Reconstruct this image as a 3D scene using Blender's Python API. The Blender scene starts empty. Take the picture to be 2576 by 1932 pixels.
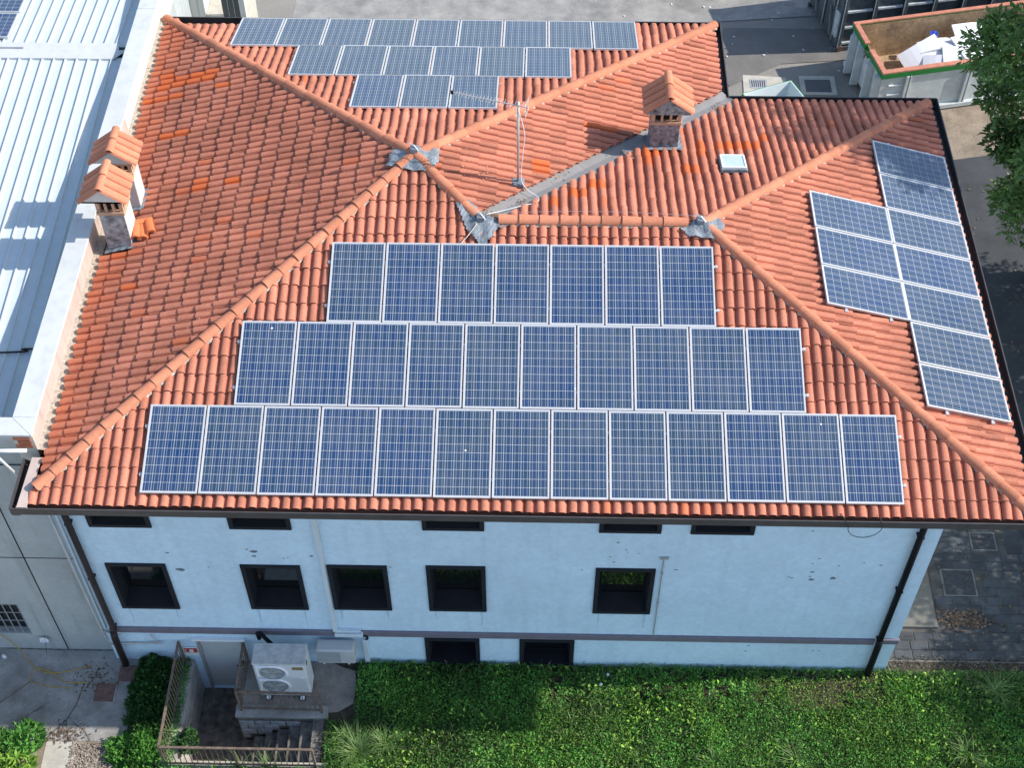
import bpy, math, random
import numpy as np
from mathutils import Vector, Matrix
random.seed(7); rng = np.random.default_rng(11)
scn = bpy.context.scene
col = scn.collection
R = math.radians
# ------------------------------------------------------------------ camera
cam = bpy.data.cameras.new("camera"); camo = bpy.data.objects.new("camera", cam); col.objects.link(camo)
cam.sensor_fit = 'HORIZONTAL'; cam.sensor_width = 36.0; cam.lens = 36.0 * 1.40236
cam.clip_start = 0.5; cam.clip_end = 2000
CAMP = Vector((8.57445, -14.22104, 20.33714))
CM = ((0.9997967, -0.0142463, 0.0142668), (0.0200635, 0.7728014, -0.6343308), (-0.0019886, 0.6344881, 0.7729301))
m4 = Matrix(CM).to_4x4(); m4.translation = CAMP
camo.matrix_world = m4; scn.camera = camo
# ------------------------------------------------------------------ world, sun, exposure
SUN = Vector((8.95, 0.6, 7.1)).normalized()
w = bpy.data.worlds.new("World"); scn.world = w; w.use_nodes = True
nt = w.node_tree; bgn = nt.nodes['Background']
sky = nt.nodes.new('ShaderNodeTexSky'); sky.sky_type = 'NISHITA'; sky.sun_disc = False
sky.sun_elevation = math.asin(SUN.z); sky.sun_rotation = math.atan2(SUN.x, SUN.y)
sky.air_density = 1.0; sky.dust_density = 0.6; sky.ozone_density = 1.0
nt.links.new(sky.outputs[0], bgn.inputs[0]); bgn.inputs[1].default_value = 0.15
sl = bpy.data.lights.new("sun", 'SUN'); sl.energy = 3.7; sl.angle = R(0.53); sl.color = (1.0, 0.94, 0.86)
so = bpy.data.objects.new("sun", sl); col.objects.link(so)
so.rotation_euler = SUN.to_track_quat('Z', 'Y').to_euler(); so.location = (40, 0, 40)
scn.view_settings.view_transform = 'Standard'; scn.view_settings.look = 'None'
scn.view_settings.exposure = 0.72; scn.view_settings.gamma = 1.0; scn.view_settings.use_curve_mapping = False

# ------------------------------------------------------------------ materials
MATS = {}
def mat(name, c, rough=0.8, metal=0.0, var=0.15, scale=3.0, c2=None, bump=0.0, bscale=40.0, coat=0.0, spec=0.5, tint=None, tamp=0.3, fine=0.0, fscale=60.0, trans=0.0):
    if name in MATS: return MATS[name]
    m = bpy.data.materials.new(name); m.use_nodes = True; MATS[name] = m
    n = m.node_tree.nodes; l = m.node_tree.links; b = n['Principled BSDF']
    b.inputs['Roughness'].default_value = rough; b.inputs['Metallic'].default_value = metal
    b.inputs['Specular IOR Level'].default_value = spec; b.inputs['Coat Weight'].default_value = coat
    b.inputs['Coat Roughness'].default_value = 0.12
    tc = n.new('ShaderNodeTexCoord'); nz = n.new('ShaderNodeTexNoise'); nz.inputs['Scale'].default_value = scale; nz.inputs['Detail'].default_value = 6; nz.inputs['Roughness'].default_value = 0.62
    src = tc.outputs['Object']
    geo = n.new('ShaderNodeNewGeometry'); src = geo.outputs['Position']
    l.new(src, nz.inputs['Vector'])
    mr = n.new('ShaderNodeMapRange'); mr.inputs[1].default_value = 0.32; mr.inputs[2].default_value = 0.68
    l.new(nz.outputs['Fac'], mr.inputs[0])
    mx = n.new('ShaderNodeMix'); mx.data_type = 'RGBA'
    c = tuple(c); 
    if c2 is None:
        a_ = tuple(max(0, x * (1 - var)) for x in c); b_ = tuple(min(1, x * (1 + var)) for x in c)
    else: a_, b_ = c2, c
    mx.inputs[6].default_value = a_ + (1,); mx.inputs[7].default_value = b_ + (1,)
    l.new(mr.outputs[0], mx.inputs[0]); out = mx.outputs[2]
    if fine > 0:
        nf = n.new('ShaderNodeTexNoise'); nf.inputs['Scale'].default_value = fscale; nf.inputs['Detail'].default_value = 4
        l.new(src, nf.inputs['Vector'])
        mf = n.new('ShaderNodeMapRange'); mf.inputs[1].default_value = 0.3; mf.inputs[2].default_value = 0.7; mf.inputs[3].default_value = 1 - fine; mf.inputs[4].default_value = 1 + fine
        l.new(nf.outputs['Fac'], mf.inputs[0])
        vm = n.new('ShaderNodeVectorMath'); vm.operation = 'SCALE'; l.new(out, vm.inputs[0]); l.new(mf.outputs[0], vm.inputs['Scale']); out = vm.outputs[0]
    if tint:   # 'attr' = face attribute, 'rand' = per object
        if tint == 'attr':
            at = n.new('ShaderNodeAttribute'); at.attribute_name = 'tint'; ts = at.outputs['Fac']
        else:
            oi = n.new('ShaderNodeObjectInfo'); ts = oi.outputs['Random']
        ma = n.new('ShaderNodeMapRange'); ma.inputs[3].default_value = 1 - tamp; ma.inputs[4].default_value = 1 + tamp
        l.new(ts, ma.inputs[0])
        vm = n.new('ShaderNodeVectorMath'); vm.operation = 'SCALE'; l.new(out, vm.inputs[0]); l.new(ma.outputs[0], vm.inputs['Scale']); out = vm.outputs[0]
    l.new(out, b.inputs['Base Color'])
    if bump > 0:
        bn = n.new('ShaderNodeTexNoise'); bn.inputs['Scale'].default_value = bscale; bn.inputs['Detail'].default_value = 5
        l.new(src, bn.inputs['Vector'])
        bp = n.new('ShaderNodeBump'); bp.inputs['Strength'].default_value = bump; bp.inputs['Distance'].default_value = 0.02
        l.new(bn.outputs['Fac'], bp.inputs['Height']); l.new(bp.outputs[0], b.inputs['Normal'])
    if trans > 0:
        b.inputs['Transmission Weight'].default_value = 0.0
        tr = n.new('ShaderNodeBsdfTranslucent'); l.new(out, tr.inputs['Color'])
        ms = n.new('ShaderNodeMixShader'); ms.inputs[0].default_value = trans
        l.new(b.outputs[0], ms.inputs[1]); l.new(tr.outputs[0], ms.inputs[2]); l.new(ms.outputs[0], n['Material Output'].inputs[0])
    return m

def nodes_of(m): return m.node_tree.nodes, m.node_tree.links, m.node_tree.nodes['Principled BSDF']

def streaks(m, amt=.10):
    n, l, b = nodes_of(m); src = b.inputs['Base Color'].links[0].from_socket
    g = n.new('ShaderNodeNewGeometry'); mp = n.new('ShaderNodeMapping'); mp.inputs['Scale'].default_value = (5, 5, .35); l.new(g.outputs['Position'], mp.inputs[0])
    z = n.new('ShaderNodeTexNoise'); z.inputs['Scale'].default_value = 1.0; z.inputs['Detail'].default_value = 6; l.new(mp.outputs[0], z.inputs['Vector'])
    r = n.new('ShaderNodeMapRange'); r.inputs[1].default_value = .5; r.inputs[2].default_value = .75; r.inputs[3].default_value = 1; r.inputs[4].default_value = 1 - amt; l.new(z.outputs['Fac'], r.inputs[0])
    v = n.new('ShaderNodeVectorMath'); v.operation = 'SCALE'; l.new(src, v.inputs[0]); l.new(r.outputs[0], v.inputs['Scale']); l.new(v.outputs[0], b.inputs['Base Color'])
def tile_mat(name, mode):
    """terracotta; R = brightness tint, G = how new (orange) a tile is."""
    m = mat(name, (0.50, 0.188, 0.118), rough=0.88, var=0.20, scale=0.9, bump=0.25, bscale=70, spec=0.25, fine=0.10, fscale=22)
    n, l, b = nodes_of(m)
    src = b.inputs['Base Color'].links[0].from_socket
    if mode == 'attr':
        a1 = n.new('ShaderNodeAttribute'); a1.attribute_name = 'tint'; t = a1.outputs['Fac']
        a2 = n.new('ShaderNodeAttribute'); a2.attribute_name = 'fresh'; fr = a2.outputs['Fac']
    else:
        oi = n.new('ShaderNodeObjectInfo'); sp = n.new('ShaderNodeSeparateColor'); l.new(oi.outputs['Color'], sp.inputs[0]); t = sp.outputs[0]; fr = sp.outputs[1]
    ma = n.new('ShaderNodeMapRange'); ma.inputs[3].default_value = 0.80; ma.inputs[4].default_value = 1.17; l.new(t, ma.inputs[0])
    vm = n.new('ShaderNodeVectorMath'); vm.operation = 'SCALE'; l.new(src, vm.inputs[0]); l.new(ma.outputs[0], vm.inputs['Scale'])
    mx = n.new('ShaderNodeMix'); mx.data_type = 'RGBA'; l.new(fr, mx.inputs[0]); l.new(vm.outputs[0], mx.inputs[6]); mx.inputs[7].default_value = (0.62, 0.135, 0.035, 1)
    # pale lichen and dark soot specks
    geo = n.new('ShaderNodeNewGeometry'); v = n.new('ShaderNodeTexNoise'); v.inputs['Scale'].default_value = 9; v.inputs['Detail'].default_value = 8; v.inputs['Roughness'].default_value = 0.75
    l.new(geo.outputs['Position'], v.inputs['Vector'])
    m1 = n.new('ShaderNodeMapRange'); m1.inputs[1].default_value = 0.62; m1.inputs[2].default_value = 0.72; m1.inputs[4].default_value = 0.5; l.new(v.outputs['Fac'], m1.inputs[0])
    mx2 = n.new('ShaderNodeMix'); mx2.data_type = 'RGBA'; l.new(m1.outputs[0], mx2.inputs[0]); l.new(mx.outputs[2], mx2.inputs[6]); mx2.inputs[7].default_value = (0.16, 0.085, 0.065, 1)
    l.new(mx2.outputs[2], b.inputs['Base Color'])
    return m
M_TILE = tile_mat('terracotta_shared', 'attr'); M_TILEO = tile_mat('terracotta', 'obj')
M_RIDGE = mat('terracotta_ridge', (0.53, 0.205, 0.118), rough=0.85, var=0.10, scale=2.5, bump=0.2, bscale=60, spec=0.25, tint='rand', tamp=0.14, fine=0.1, fscale=25)
M_DECK = mat('terracotta_under', (0.20, 0.085, 0.06), rough=0.95, var=0.3, scale=5)
M_MORTAR = mat('mortar', (0.42, 0.36, 0.29), rough=0.95, var=0.3, scale=18, bump=0.6, bscale=60)
M_WALL = mat('blue_stucco', (0.60, 0.775, 0.90), rough=0.92, var=0.06, scale=0.7, bump=0.5, bscale=70, spec=0.2, fine=0.055, fscale=10)
M_NWALL = mat('grey_concrete_wall', (0.40, 0.425, 0.42), rough=0.92, var=0.10, scale=0.8, bump=0.2, bscale=60, fine=0.05, fscale=9)
M_BLACK = mat('black_metal', (0.010, 0.011, 0.014), rough=0.6, var=0.2, spec=0.12)
M_FRAME = mat('dark_frame', (0.020, 0.023, 0.030), rough=0.6, var=0.15, spec=0.15)
M_GLASS = mat('window_glass', (0.006, 0.008, 0.010), rough=0.04, var=0.1, spec=0.8)
M_BROWN = mat('brown_metal', (0.032, 0.020, 0.018), rough=0.5, var=0.2, spec=0.25)
M_GUT = mat('gutter_metal', (0.085, 0.08, 0.078), rough=0.42, metal=0.2, var=0.15, scale=4)
M_BAND = mat('band_paint', (0.17, 0.155, 0.19), rough=0.7, var=0.12, scale=4)
M_LEAD = mat('lead_sheet', (0.185, 0.212, 0.235), rough=0.7, metal=0.0, var=0.35, scale=7, bump=0.5, bscale=14)
M_VALLEY = mat('valley_metal', (0.235, 0.225, 0.22), rough=0.7, metal=0.1, var=0.12, scale=2)
M_ALU = mat('aluminium', (0.60, 0.605, 0.61), rough=0.42, metal=0.25, var=0.04, scale=5)
M_ALU2 = mat('dull_aluminium', (0.50, 0.50, 0.49), rough=0.5, metal=0.5, var=0.1)
M_BACK = mat('white_backsheet', (0.43, 0.455, 0.485), rough=0.4, var=0.03, coat=0.2)
M_WHITE = mat('white_plastic', (0.76, 0.78, 0.78), rough=0.5, var=0.05, scale=4)
M_WMETAL = mat('white_sheet_metal', (0.55, 0.605, 0.61), rough=0.42, metal=0.0, var=0.04, scale=1.2, spec=0.5, fine=0.03, fscale=5)
M_CAPW = mat('white_coping', (0.55, 0.565, 0.555), rough=0.55, var=0.05, scale=1.5)
M_PINK = mat('cream_flashing', (0.52, 0.42, 0.365), rough=0.7, var=0.08, scale=2, fine=0.05, fscale=12)
M_CREAM = mat('cream_render', (0.60, 0.58, 0.51), rough=0.9, var=0.05, scale=1)
M_CHIM = mat('chimney_render', (0.60, 0.57, 0.53), rough=0.9, var=0.1, scale=6, bump=0.3, bscale=50)
M_CHIMD = mat('sooty_render', (0.50, 0.50, 0.49), rough=0.9, c2=(0.10, 0.10, 0.105), scale=6.5, bump=0.5, bscale=45)
M_CHIML = mat('lichen_render', (0.36, 0.37, 0.375), rough=0.95, c2=(0.07, 0.07, 0.065), scale=11, bump=0.5, bscale=45)
M_VENT = mat('vent_clay', (0.50, 0.30, 0.19), rough=0.9, var=0.25, scale=9, bump=0.3)
M_DARK = mat('dark_void', (0.012, 0.011, 0.01), rough=0.95)
M_RUST = mat('rusty_steel', (0.16, 0.09, 0.075), rough=0.85, var=0.35, scale=9, bump=0.3)
M_RAIL = mat('weathered_rail', (0.22, 0.155, 0.115), rough=0.8, c2=(0.10, 0.075, 0.06), scale=8, bump=0.2)
M_CONC = mat('old_concrete', (0.38, 0.37, 0.345), rough=0.95, c2=(0.20, 0.19, 0.172), scale=1.9, bump=0.5, bscale=40, fine=0.14, fscale=30)
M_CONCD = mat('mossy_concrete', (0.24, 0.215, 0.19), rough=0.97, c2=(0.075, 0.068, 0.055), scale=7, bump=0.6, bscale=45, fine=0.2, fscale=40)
M_BLOCK = mat('concrete_block', (0.36, 0.375, 0.38), rough=0.95, var=0.25, scale=7, bump=0.5, bscale=50, tint='rand', tamp=0.12)
M_SOIL = mat('soil', (0.055, 0.045, 0.03), rough=1.0, var=0.4, scale=6, bump=0.8, bscale=30)
M_ASPH = mat('asphalt', (0.225, 0.21, 0.185), rough=0.95, c2=(0.29, 0.27, 0.235), scale=0.7, bump=0.5, bscale=90, fine=0.16, fscale=35)
M_ASPD = mat('shaded_asphalt', (0.052, 0.055, 0.06), rough=0.9, var=0.25, scale=1.2, bump=0.5, bscale=90, fine=0.2, fscale=50)  # ordinary asphalt with the trees' shade put into its colour
M_PAVE = mat('dark_paver', (0.052, 0.058, 0.064), rough=0.75, var=0.3, scale=3, bump=0.5, bscale=40, tint='rand', tamp=0.3, fine=0.15, fscale=30)
M_JOINT = mat('paver_joint', (0.085, 0.080, 0.072), rough=1.0, var=0.4, scale=3)
M_SLAB = mat('smooth_slab', (0.15, 0.14, 0.12), rough=0.9, var=0.2, scale=2)
M_TAN = mat('tan_ground', (0.25, 0.20, 0.15), rough=0.95, var=0.3, scale=2, bump=0.5, fine=0.2, fscale=25)
M_LEAF = mat('leaf_green', (0.105, 0.28, 0.050), rough=0.6, var=0.5, scale=1.1, tint='attr', tamp=0.45, trans=0.25, spec=0.3)
M_LEAFY = mat('leaf_light', (0.25, 0.43, 0.065), rough=0.6, var=0.3, scale=2, tint='attr', tamp=0.4, trans=0.3, spec=0.3)
M_IVY = mat('leaf_dark', (0.042, 0.115, 0.028), rough=0.55, var=0.3, scale=3, tint='attr', tamp=0.45, trans=0.2, spec=0.3)
M_TREE = mat('tree_leaf', (0.13, 0.225, 0.06), rough=0.5, var=0.35, scale=0.8, tint='attr', tamp=0.5, trans=0.25, spec=0.35)
M_BLADE = mat('grass_blade', (0.17, 0.27, 0.08), rough=0.6, var=0.25, scale=3, tint='attr', tamp=0.35, trans=0.25)
M_BARK = mat('bark', (0.10, 0.075, 0.055), rough=0.95, var=0.3, scale=9, bump=0.8)
M_DRY = mat('dry_leaf', (0.13, 0.085, 0.055), rough=0.8, var=0.3, scale=8, tint='attr', tamp=0.5)
M_GREENP = mat('green_paint', (0.012, 0.20, 0.035), rough=0.5, var=0.15, scale=5)
M_ORRIM = mat('red_primer', (0.50, 0.20, 0.13), rough=0.8, var=0.2, scale=4, fine=0.12)
M_RUSTIN = mat('rust_interior', (0.50, 0.35, 0.20), rough=0.9, c2=(0.24, 0.165, 0.105), scale=1.7, bump=0.3, bscale=12, fine=0.2, fscale=9)
M_SKIPW = mat('skip_white', (0.52, 0.55, 0.55), rough=0.6, var=0.1, scale=3, fine=0.06, fscale=8)
M_BLUEG = mat('container_bluegrey', (0.085, 0.105, 0.12), rough=0.6, c2=(0.045, 0.055, 0.065), scale=2.5, fine=0.2, fscale=12)
M_BLUEL = mat('container_pale_edge', (0.42, 0.46, 0.48), rough=0.6, var=0.3, scale=6)
M_FOAM = mat('white_foam', (0.82, 0.83, 0.86), rough=0.7, var=0.02)
M_CARD = mat('plywood', (0.45, 0.28, 0.13), rough=0.85, var=0.15)
M_RED = mat('red_plastic', (0.50, 0.03, 0.025), rough=0.5)
M_YELLOW = mat('yellow_rope', (0.42, 0.27, 0.06), rough=0.8, var=0.3, scale=20)
M_RUBBER = mat('black_rubber', (0.015, 0.015, 0.016), rough=0.6)
M_CARP = mat('car_paint', (0.03, 0.033, 0.04), rough=0.25, coat=1.0, var=0.05)
M_BADGE = mat('brown_badge', (0.25, 0.18, 0.09), rough=0.5, var=0.2)
M_SKYL = mat('skylight_glass', (0.45, 0.55, 0.62), rough=0.12, coat=1.0, var=0.08)
M_GREYD = mat('dark_grey_gate', (0.075, 0.08, 0.08), rough=0.7, var=0.15)
M_BEIGE = mat('beige_concrete', (0.45, 0.42, 0.36), rough=0.95, var=0.15, scale=4, fine=0.1)
M_YARD = mat('pale_yard', (0.36, 0.345, 0.32), rough=0.95, c2=(0.20, 0.195, 0.185), scale=1.6, bump=0.4, fine=0.12, fscale=20)

streaks(M_WALL, .07); streaks(M_NWALL, .22); streaks(M_CAPW, .12); streaks(M_PINK, .2)
def cell_mat():
    m = bpy.data.materials.new('solar_cell'); m.use_nodes = True
    n = m.node_tree.nodes; l = m.node_tree.links; b = n['Principled BSDF']
    uv = n.new('ShaderNodeUVMap'); uv.uv_map = 'UVMap'
    sp = n.new('ShaderNodeSeparateXYZ'); l.new(uv.outputs[0], sp.inputs[0])
    # per-cell shade + crystalline flecks
    at = n.new('ShaderNodeAttribute'); at.attribute_name = 'tint'
    oi = n.new('ShaderNodeObjectInfo')
    geo = n.new('ShaderNodeNewGeometry'); vo = n.new('ShaderNodeTexVoronoi'); vo.inputs['Scale'].default_value = 45; l.new(geo.outputs['Position'], vo.inputs['Vector'])
    ad = n.new('ShaderNodeMath'); ad.operation = 'MULTIPLY_ADD'; l.new(vo.outputs['Color'], ad.inputs[0]); ad.inputs[1].default_value = 0.30; l.new(at.outputs['Fac'], ad.inputs[2])
    a2 = n.new('ShaderNodeMath'); a2.operation = 'MULTIPLY_ADD'; l.new(oi.outputs['Random'], a2.inputs[0]); a2.inputs[1].default_value = 0.85; l.new(ad.outputs[0], a2.inputs[2])
    mr = n.new('ShaderNodeMapRange'); mr.inputs[1].default_value = 0.0; mr.inputs[2].default_value = 1.7; l.new(a2.outputs[0], mr.inputs[0])
    mx = n.new('ShaderNodeMix'); mx.data_type = 'RGBA'; l.new(mr.outputs[0], mx.inputs[0])
    mx.inputs[6].default_value = (0.004, 0.036, 0.130, 1); mx.inputs[7].default_value = (0.022, 0.052, 0.095, 1)
    # two bus bars
    def bar(c):
        s = n.new('ShaderNodeMath'); s.operation = 'SUBTRACT'; l.new(sp.outputs[0], s.inputs[0]); s.inputs[1].default_value = c
        a = n.new('ShaderNodeMath'); a.operation = 'ABSOLUTE'; l.new(s.outputs[0], a.inputs[0])
        g = n.new('ShaderNodeMath'); g.operation = 'LESS_THAN'; l.new(a.outputs[0], g.inputs[0]); g.inputs[1].default_value = 0.026; return g
    g1, g2 = bar(0.26), bar(0.74); mxx = n.new('ShaderNodeMath'); mxx.operation = 'MAXIMUM'; l.new(g1.outputs[0], mxx.inputs[0]); l.new(g2.outputs[0], mxx.inputs[1])
    sc = n.new('ShaderNodeMath'); sc.operation = 'MULTIPLY'; l.new(mxx.outputs[0], sc.inputs[0]); sc.inputs[1].default_value = 0.55
    mb = n.new('ShaderNodeMix'); mb.data_type = 'RGBA'; l.new(sc.outputs[0], mb.inputs[0]); l.new(mx.outputs[2], mb.inputs[6]); mb.inputs[7].default_value = (0.42, 0.48, 0.56, 1)
    # thin dust film, larger towards the low edge of the sheet
    dn = n.new('ShaderNodeTexNoise'); dn.inputs['Scale'].default_value = 1.7; dn.inputs['Detail'].default_value = 5; l.new(geo.outputs['Position'], dn.inputs['Vector'])
    dm = n.new('ShaderNodeMapRange'); dm.inputs[1].default_value = 0.35; dm.inputs[2].default_value = 0.75; dm.inputs[3].default_value = 0.01; dm.inputs[4].default_value = 0.10; l.new(dn.outputs['Fac'], dm.inputs[0])
    md = n.new('ShaderNodeMix'); md.data_type = 'RGBA'; l.new(dm.outputs[0], md.inputs[0]); l.new(mb.outputs[2], md.inputs[6]); md.inputs[7].default_value = (0.36, 0.37, 0.37, 1)
    l.new(md.outputs[2], b.inputs['Base Color'])
    b.inputs['Roughness'].default_value = 0.35; b.inputs['Coat Weight'].default_value = 0.45; b.inputs['Specular IOR Level'].default_value = 0.3; b.inputs['Coat Roughness'].default_value = 0.09
    return m
M_CELL = cell_mat()

# ------------------------------------------------------------------ builders
class MB:
    def __init__(s): s.v = []; s.f = []; s.t = []; s.cur = 0.5
    def face(s, pts):
        i = len(s.v); s.v += [tuple(p) for p in pts]; s.f.append(tuple(range(i, i + len(pts)))); s.t.append(s.cur)
    def raw(s, verts, faces):
        i = len(s.v); s.v += [tuple(p) for p in verts]
        for f in faces: s.f.append(tuple(j + i for j in f)); s.t.append(s.cur)
    def box(s, x0, x1, y0, y1, z0, z1, M=None):
        P = [Vector((x, y, z)) for z in (z0, z1) for y in (y0, y1) for x in (x0, x1)]
        if M is not None: P = [M @ p for p in P]
        s.raw(P, [(0, 2, 3, 1), (4, 5, 7, 6), (0, 1, 5, 4), (2, 6, 7, 3), (0, 4, 6, 2), (1, 3, 7, 5)]); return s
    def bbox(s, x0, x1, y0, y1, z0, z1, b=0.01, M=None):
        """box with chamfered vertical and top edges"""
        o = [(x0 + b, y0), (x1 - b, y0), (x1, y0 + b), (x1, y1 - b), (x1 - b, y1), (x0 + b, y1), (x0, y1 - b), (x0, y0 + b)]
        cx, cy = (x0 + x1) / 2, (y0 + y1) / 2
        sx = 1 - 2 * b / max(1e-6, x1 - x0); sy = 1 - 2 * b / max(1e-6, y1 - y0)
        inn = [(cx + (x - cx) * sx, cy + (y - cy) * sy) for x, y in o]
        V = [Vector((x, y, z0)) for x, y in o] + [Vector((x, y, z1 - b)) for x, y in o] + [Vector((x, y, z1)) for x, y in inn]
        if M is not None: V = [M @ p for p in V]
        F = [tuple(range(7, -1, -1)), tuple(range(16, 24))]
        for k in range(8):
            j = (k + 1) % 8; F += [(k, j, j + 8, k + 8), (k + 8, j + 8, j + 16, k + 16)]
        s.raw(V, F); return s
    def prism(s, poly, z0, z1, M=None):
        n = len(poly); V = [Vector((x, y, z0)) for x, y in poly] + [Vector((x, y, z1)) for x, y in poly]
        if M is not None: V = [M @ p for p in V]
        s.raw(V, [tuple(range(n - 1, -1, -1)), tuple(range(n, 2 * n))] + [(k, (k + 1) % n, (k + 1) % n + n, k + n) for k in range(n)]); return s
    def tube(s, pts, r, n=8, caps=True):
        pts = [Vector(p) for p in pts]; rings = []
        prev = None
        for i, p in enumerate(pts):
            d = (pts[min(i + 1, len(pts) - 1)] - pts[max(i - 1, 0)]).normalized()
            if prev is None:
                a = d.cross(Vector((0, 0, 1)))
                if a.length < 0.3: a = d.cross(Vector((0, 1, 0)))
            else: a = prev - d * prev.dot(d)
            a.normalize(); prev = a; b = a.cross(d).normalized()
            rr = r[i] if isinstance(r, (list, tuple)) else r
            rings.append([p + (a * math.cos(2 * math.pi * k / n) + b * math.sin(2 * math.pi * k / n)) * rr for k in range(n)])
        V = [q for ring in rings for q in ring]; F = []
        for i in range(len(pts) - 1):
            for k in range(n): F.append((i * n + k, i * n + (k + 1) % n, (i + 1) * n + (k + 1) % n, (i + 1) * n + k))
        if caps: F += [tuple(range(n - 1, -1, -1)), tuple((len(pts) - 1) * n + k for k in range(n))]
        s.raw(V, F); return s
    def bar(s, a, b, w, h):
        """rectangular bar from a to b, w across, h up"""
        a, b = Vector(a), Vector(b); d = (b - a).normalized(); u = Vector((0, 0, 1))
        x = d.cross(u)
        if x.length < 1e-3: x = Vector((1, 0, 0))
        x.normalize(); y = x.cross(d).normalized()
        V = [p + x * sx * w / 2 + y * sy * h / 2 for p in (a, b) for sx, sy in ((-1, -1), (1, -1), (1, 1), (-1, 1))]
        s.raw(V, [(0, 1, 2, 3), (7, 6, 5, 4), (0, 4, 5, 1), (1, 5, 6, 2), (2, 6, 7, 3), (3, 7, 4, 0)]); return s
    def build(s, name, m, parent=None, smooth=False, tint=False):
        me = bpy.data.meshes.new(name); off = OFF.get(parent.name, Vector()) if parent is not None else Vector()
        me.from_pydata([(p[0] - off.x, p[1] - off.y, p[2] - off.z) for p in s.v], [], s.f)
        me.materials.append(m)
        if tint:
            a = me.attributes.new('tint', 'FLOAT', 'FACE'); a.data.foreach_set('value', s.t)
        if smooth: me.polygons.foreach_set('use_smooth', [True] * len(me.polygons))
        me.update()
        o = bpy.data.objects.new(name, me); col.objects.link(o)
        if parent is not None: o.parent = parent
        if parent is not None and name: OFF[o.name] = off.copy()
        return o
OFF = {}
def thing(name, label, cat, loc=(0, 0, 0), group=None):
    o = bpy.data.objects.new(name, None); col.objects.link(o); o.location = loc; o.empty_display_size = 0.2
    o['label'] = label; o['category'] = cat
    if group: o['group'] = group
    OFF[o.name] = Vector(loc); return o
def local(name, label, cat, M, group=None):
    """a thing whose parts are built in its own axes"""
    o = thing(name, label, cat, (0, 0, 0), group); o.matrix_world = M; return o
def tag(o, label, cat, group=None, kind=None):
    if label: o['label'] = label
    if cat: o['category'] = cat
    if group: o['group'] = group
    if kind: o['kind'] = kind
    return o
def structure(o, kind='structure'): o['kind'] = kind; return o
def share(o, parent, M=None, name=None):
    c = o.copy(); col.objects.link(c); c.parent = parent
    if M is not None: c.matrix_local = M
    return c
def basis(o, u, v, n): 
    M = Matrix((u, v, n)).transposed().to_4x4(); M.translation = Vector(o); return M
ORD = ['first', 'second', 'third', 'fourth', 'fifth', 'sixth', 'seventh', 'eighth', 'ninth', 'tenth', 'eleventh', 'twelfth', 'thirteenth']

G = -7.1            # ground level (roof eave plane is z = 0)
def sheet(name, x0, x1, y0, y1, z, m, holes=(), poly=None):
    b = MB()
    xs = sorted({x0, x1, *[h[0] for h in holes], *[h[1] for h in holes]}); ys = sorted({y0, y1, *[h[2] for h in holes], *[h[3] for h in holes]})
    xs = [x for x in xs if x0 <= x <= x1]; ys = [y for y in ys if y0 <= y <= y1]
    for a, c in zip(xs, xs[1:]):
        for d, e in zip(ys, ys[1:]):
            mx, my = (a + c) / 2, (d + e) / 2
            if any(h[0] < mx < h[1] and h[2] < my < h[3] for h in holes): continue
            b.face([(a, d, z), (c, d, z), (c, e, z), (a, e, z)])
    return structure(b.build(name, m))
def psheet(name, poly, z, m):
    b = MB(); b.face([(x, y, z) for x, y in poly]); return structure(b.build(name, m))

WELL = ((1.45, 2.55, -1.80, 0.74), (2.55, 4.35, -1.80, -0.74))
# ================================================================== GROUND
sheet('ground', -300, 300, -300, 300, G - 0.03, M_ASPH, WELL)
sheet('garden_soil', 0.30, 30, -9, 0.80, G - 0.012, M_SOIL, WELL)
sheet('concrete_yard', -9, 0.30, -1.36, 0.80, G - 0.010, M_CONC)
psheet('gravel_path', [(-9, -9), (0.3, -9), (0.3, -1.36), (-9, -1.36)], G - 0.014, M_TAN)
psheet('pale_slab', [(-1.28, -2.6), (-0.62, -2.6), (-0.66, -1.38), (-1.3, -1.38)], G - 0.006, M_BEIGE)
psheet('side_asphalt', [(16.2, 7.2), (24.5, 7.2), (24.5, 17.6), (16.2, 15.9)], G - 0.011, M_ASPD)
psheet('tan_path', [(14, 15.52), (24.5, 17.22), (30, 20.5), (15, 18.4)], G - 0.012, M_TAN)
psheet('back_yard', [(-6, 12.7), (13.2, 12.7), (13.2, 40), (-6, 40)], G - 0.012, M_ASPH)
psheet('pale_yard', [(0.9, 19.0), (13.9, 19.4), (13.7, 23.0), (30, 24.9), (30, 36), (0.9, 36)], G - 0.006, M_YARD)
psheet('concrete_drain_surround', [(14.7, 19.2), (15.9, 19.35), (16.05, 20.35), (14.75, 20.45)], G - 0.004, M_BEIGE)
psheet('asphalt_shadow', [(14.3, 19.9), (15.95, 21.0), (18.7, 21.3), (18.7, 22.75), (14.35, 22.75), (14.1, 21.0)], G - 0.008, mat('shadowed_asphalt', (0.17, 0.16, 0.148), rough=0.95, var=.15, scale=1.2, bump=.5, bscale=90, fine=.16, fscale=40))  # shadow of the tall container, painted as a darker sheet
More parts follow.
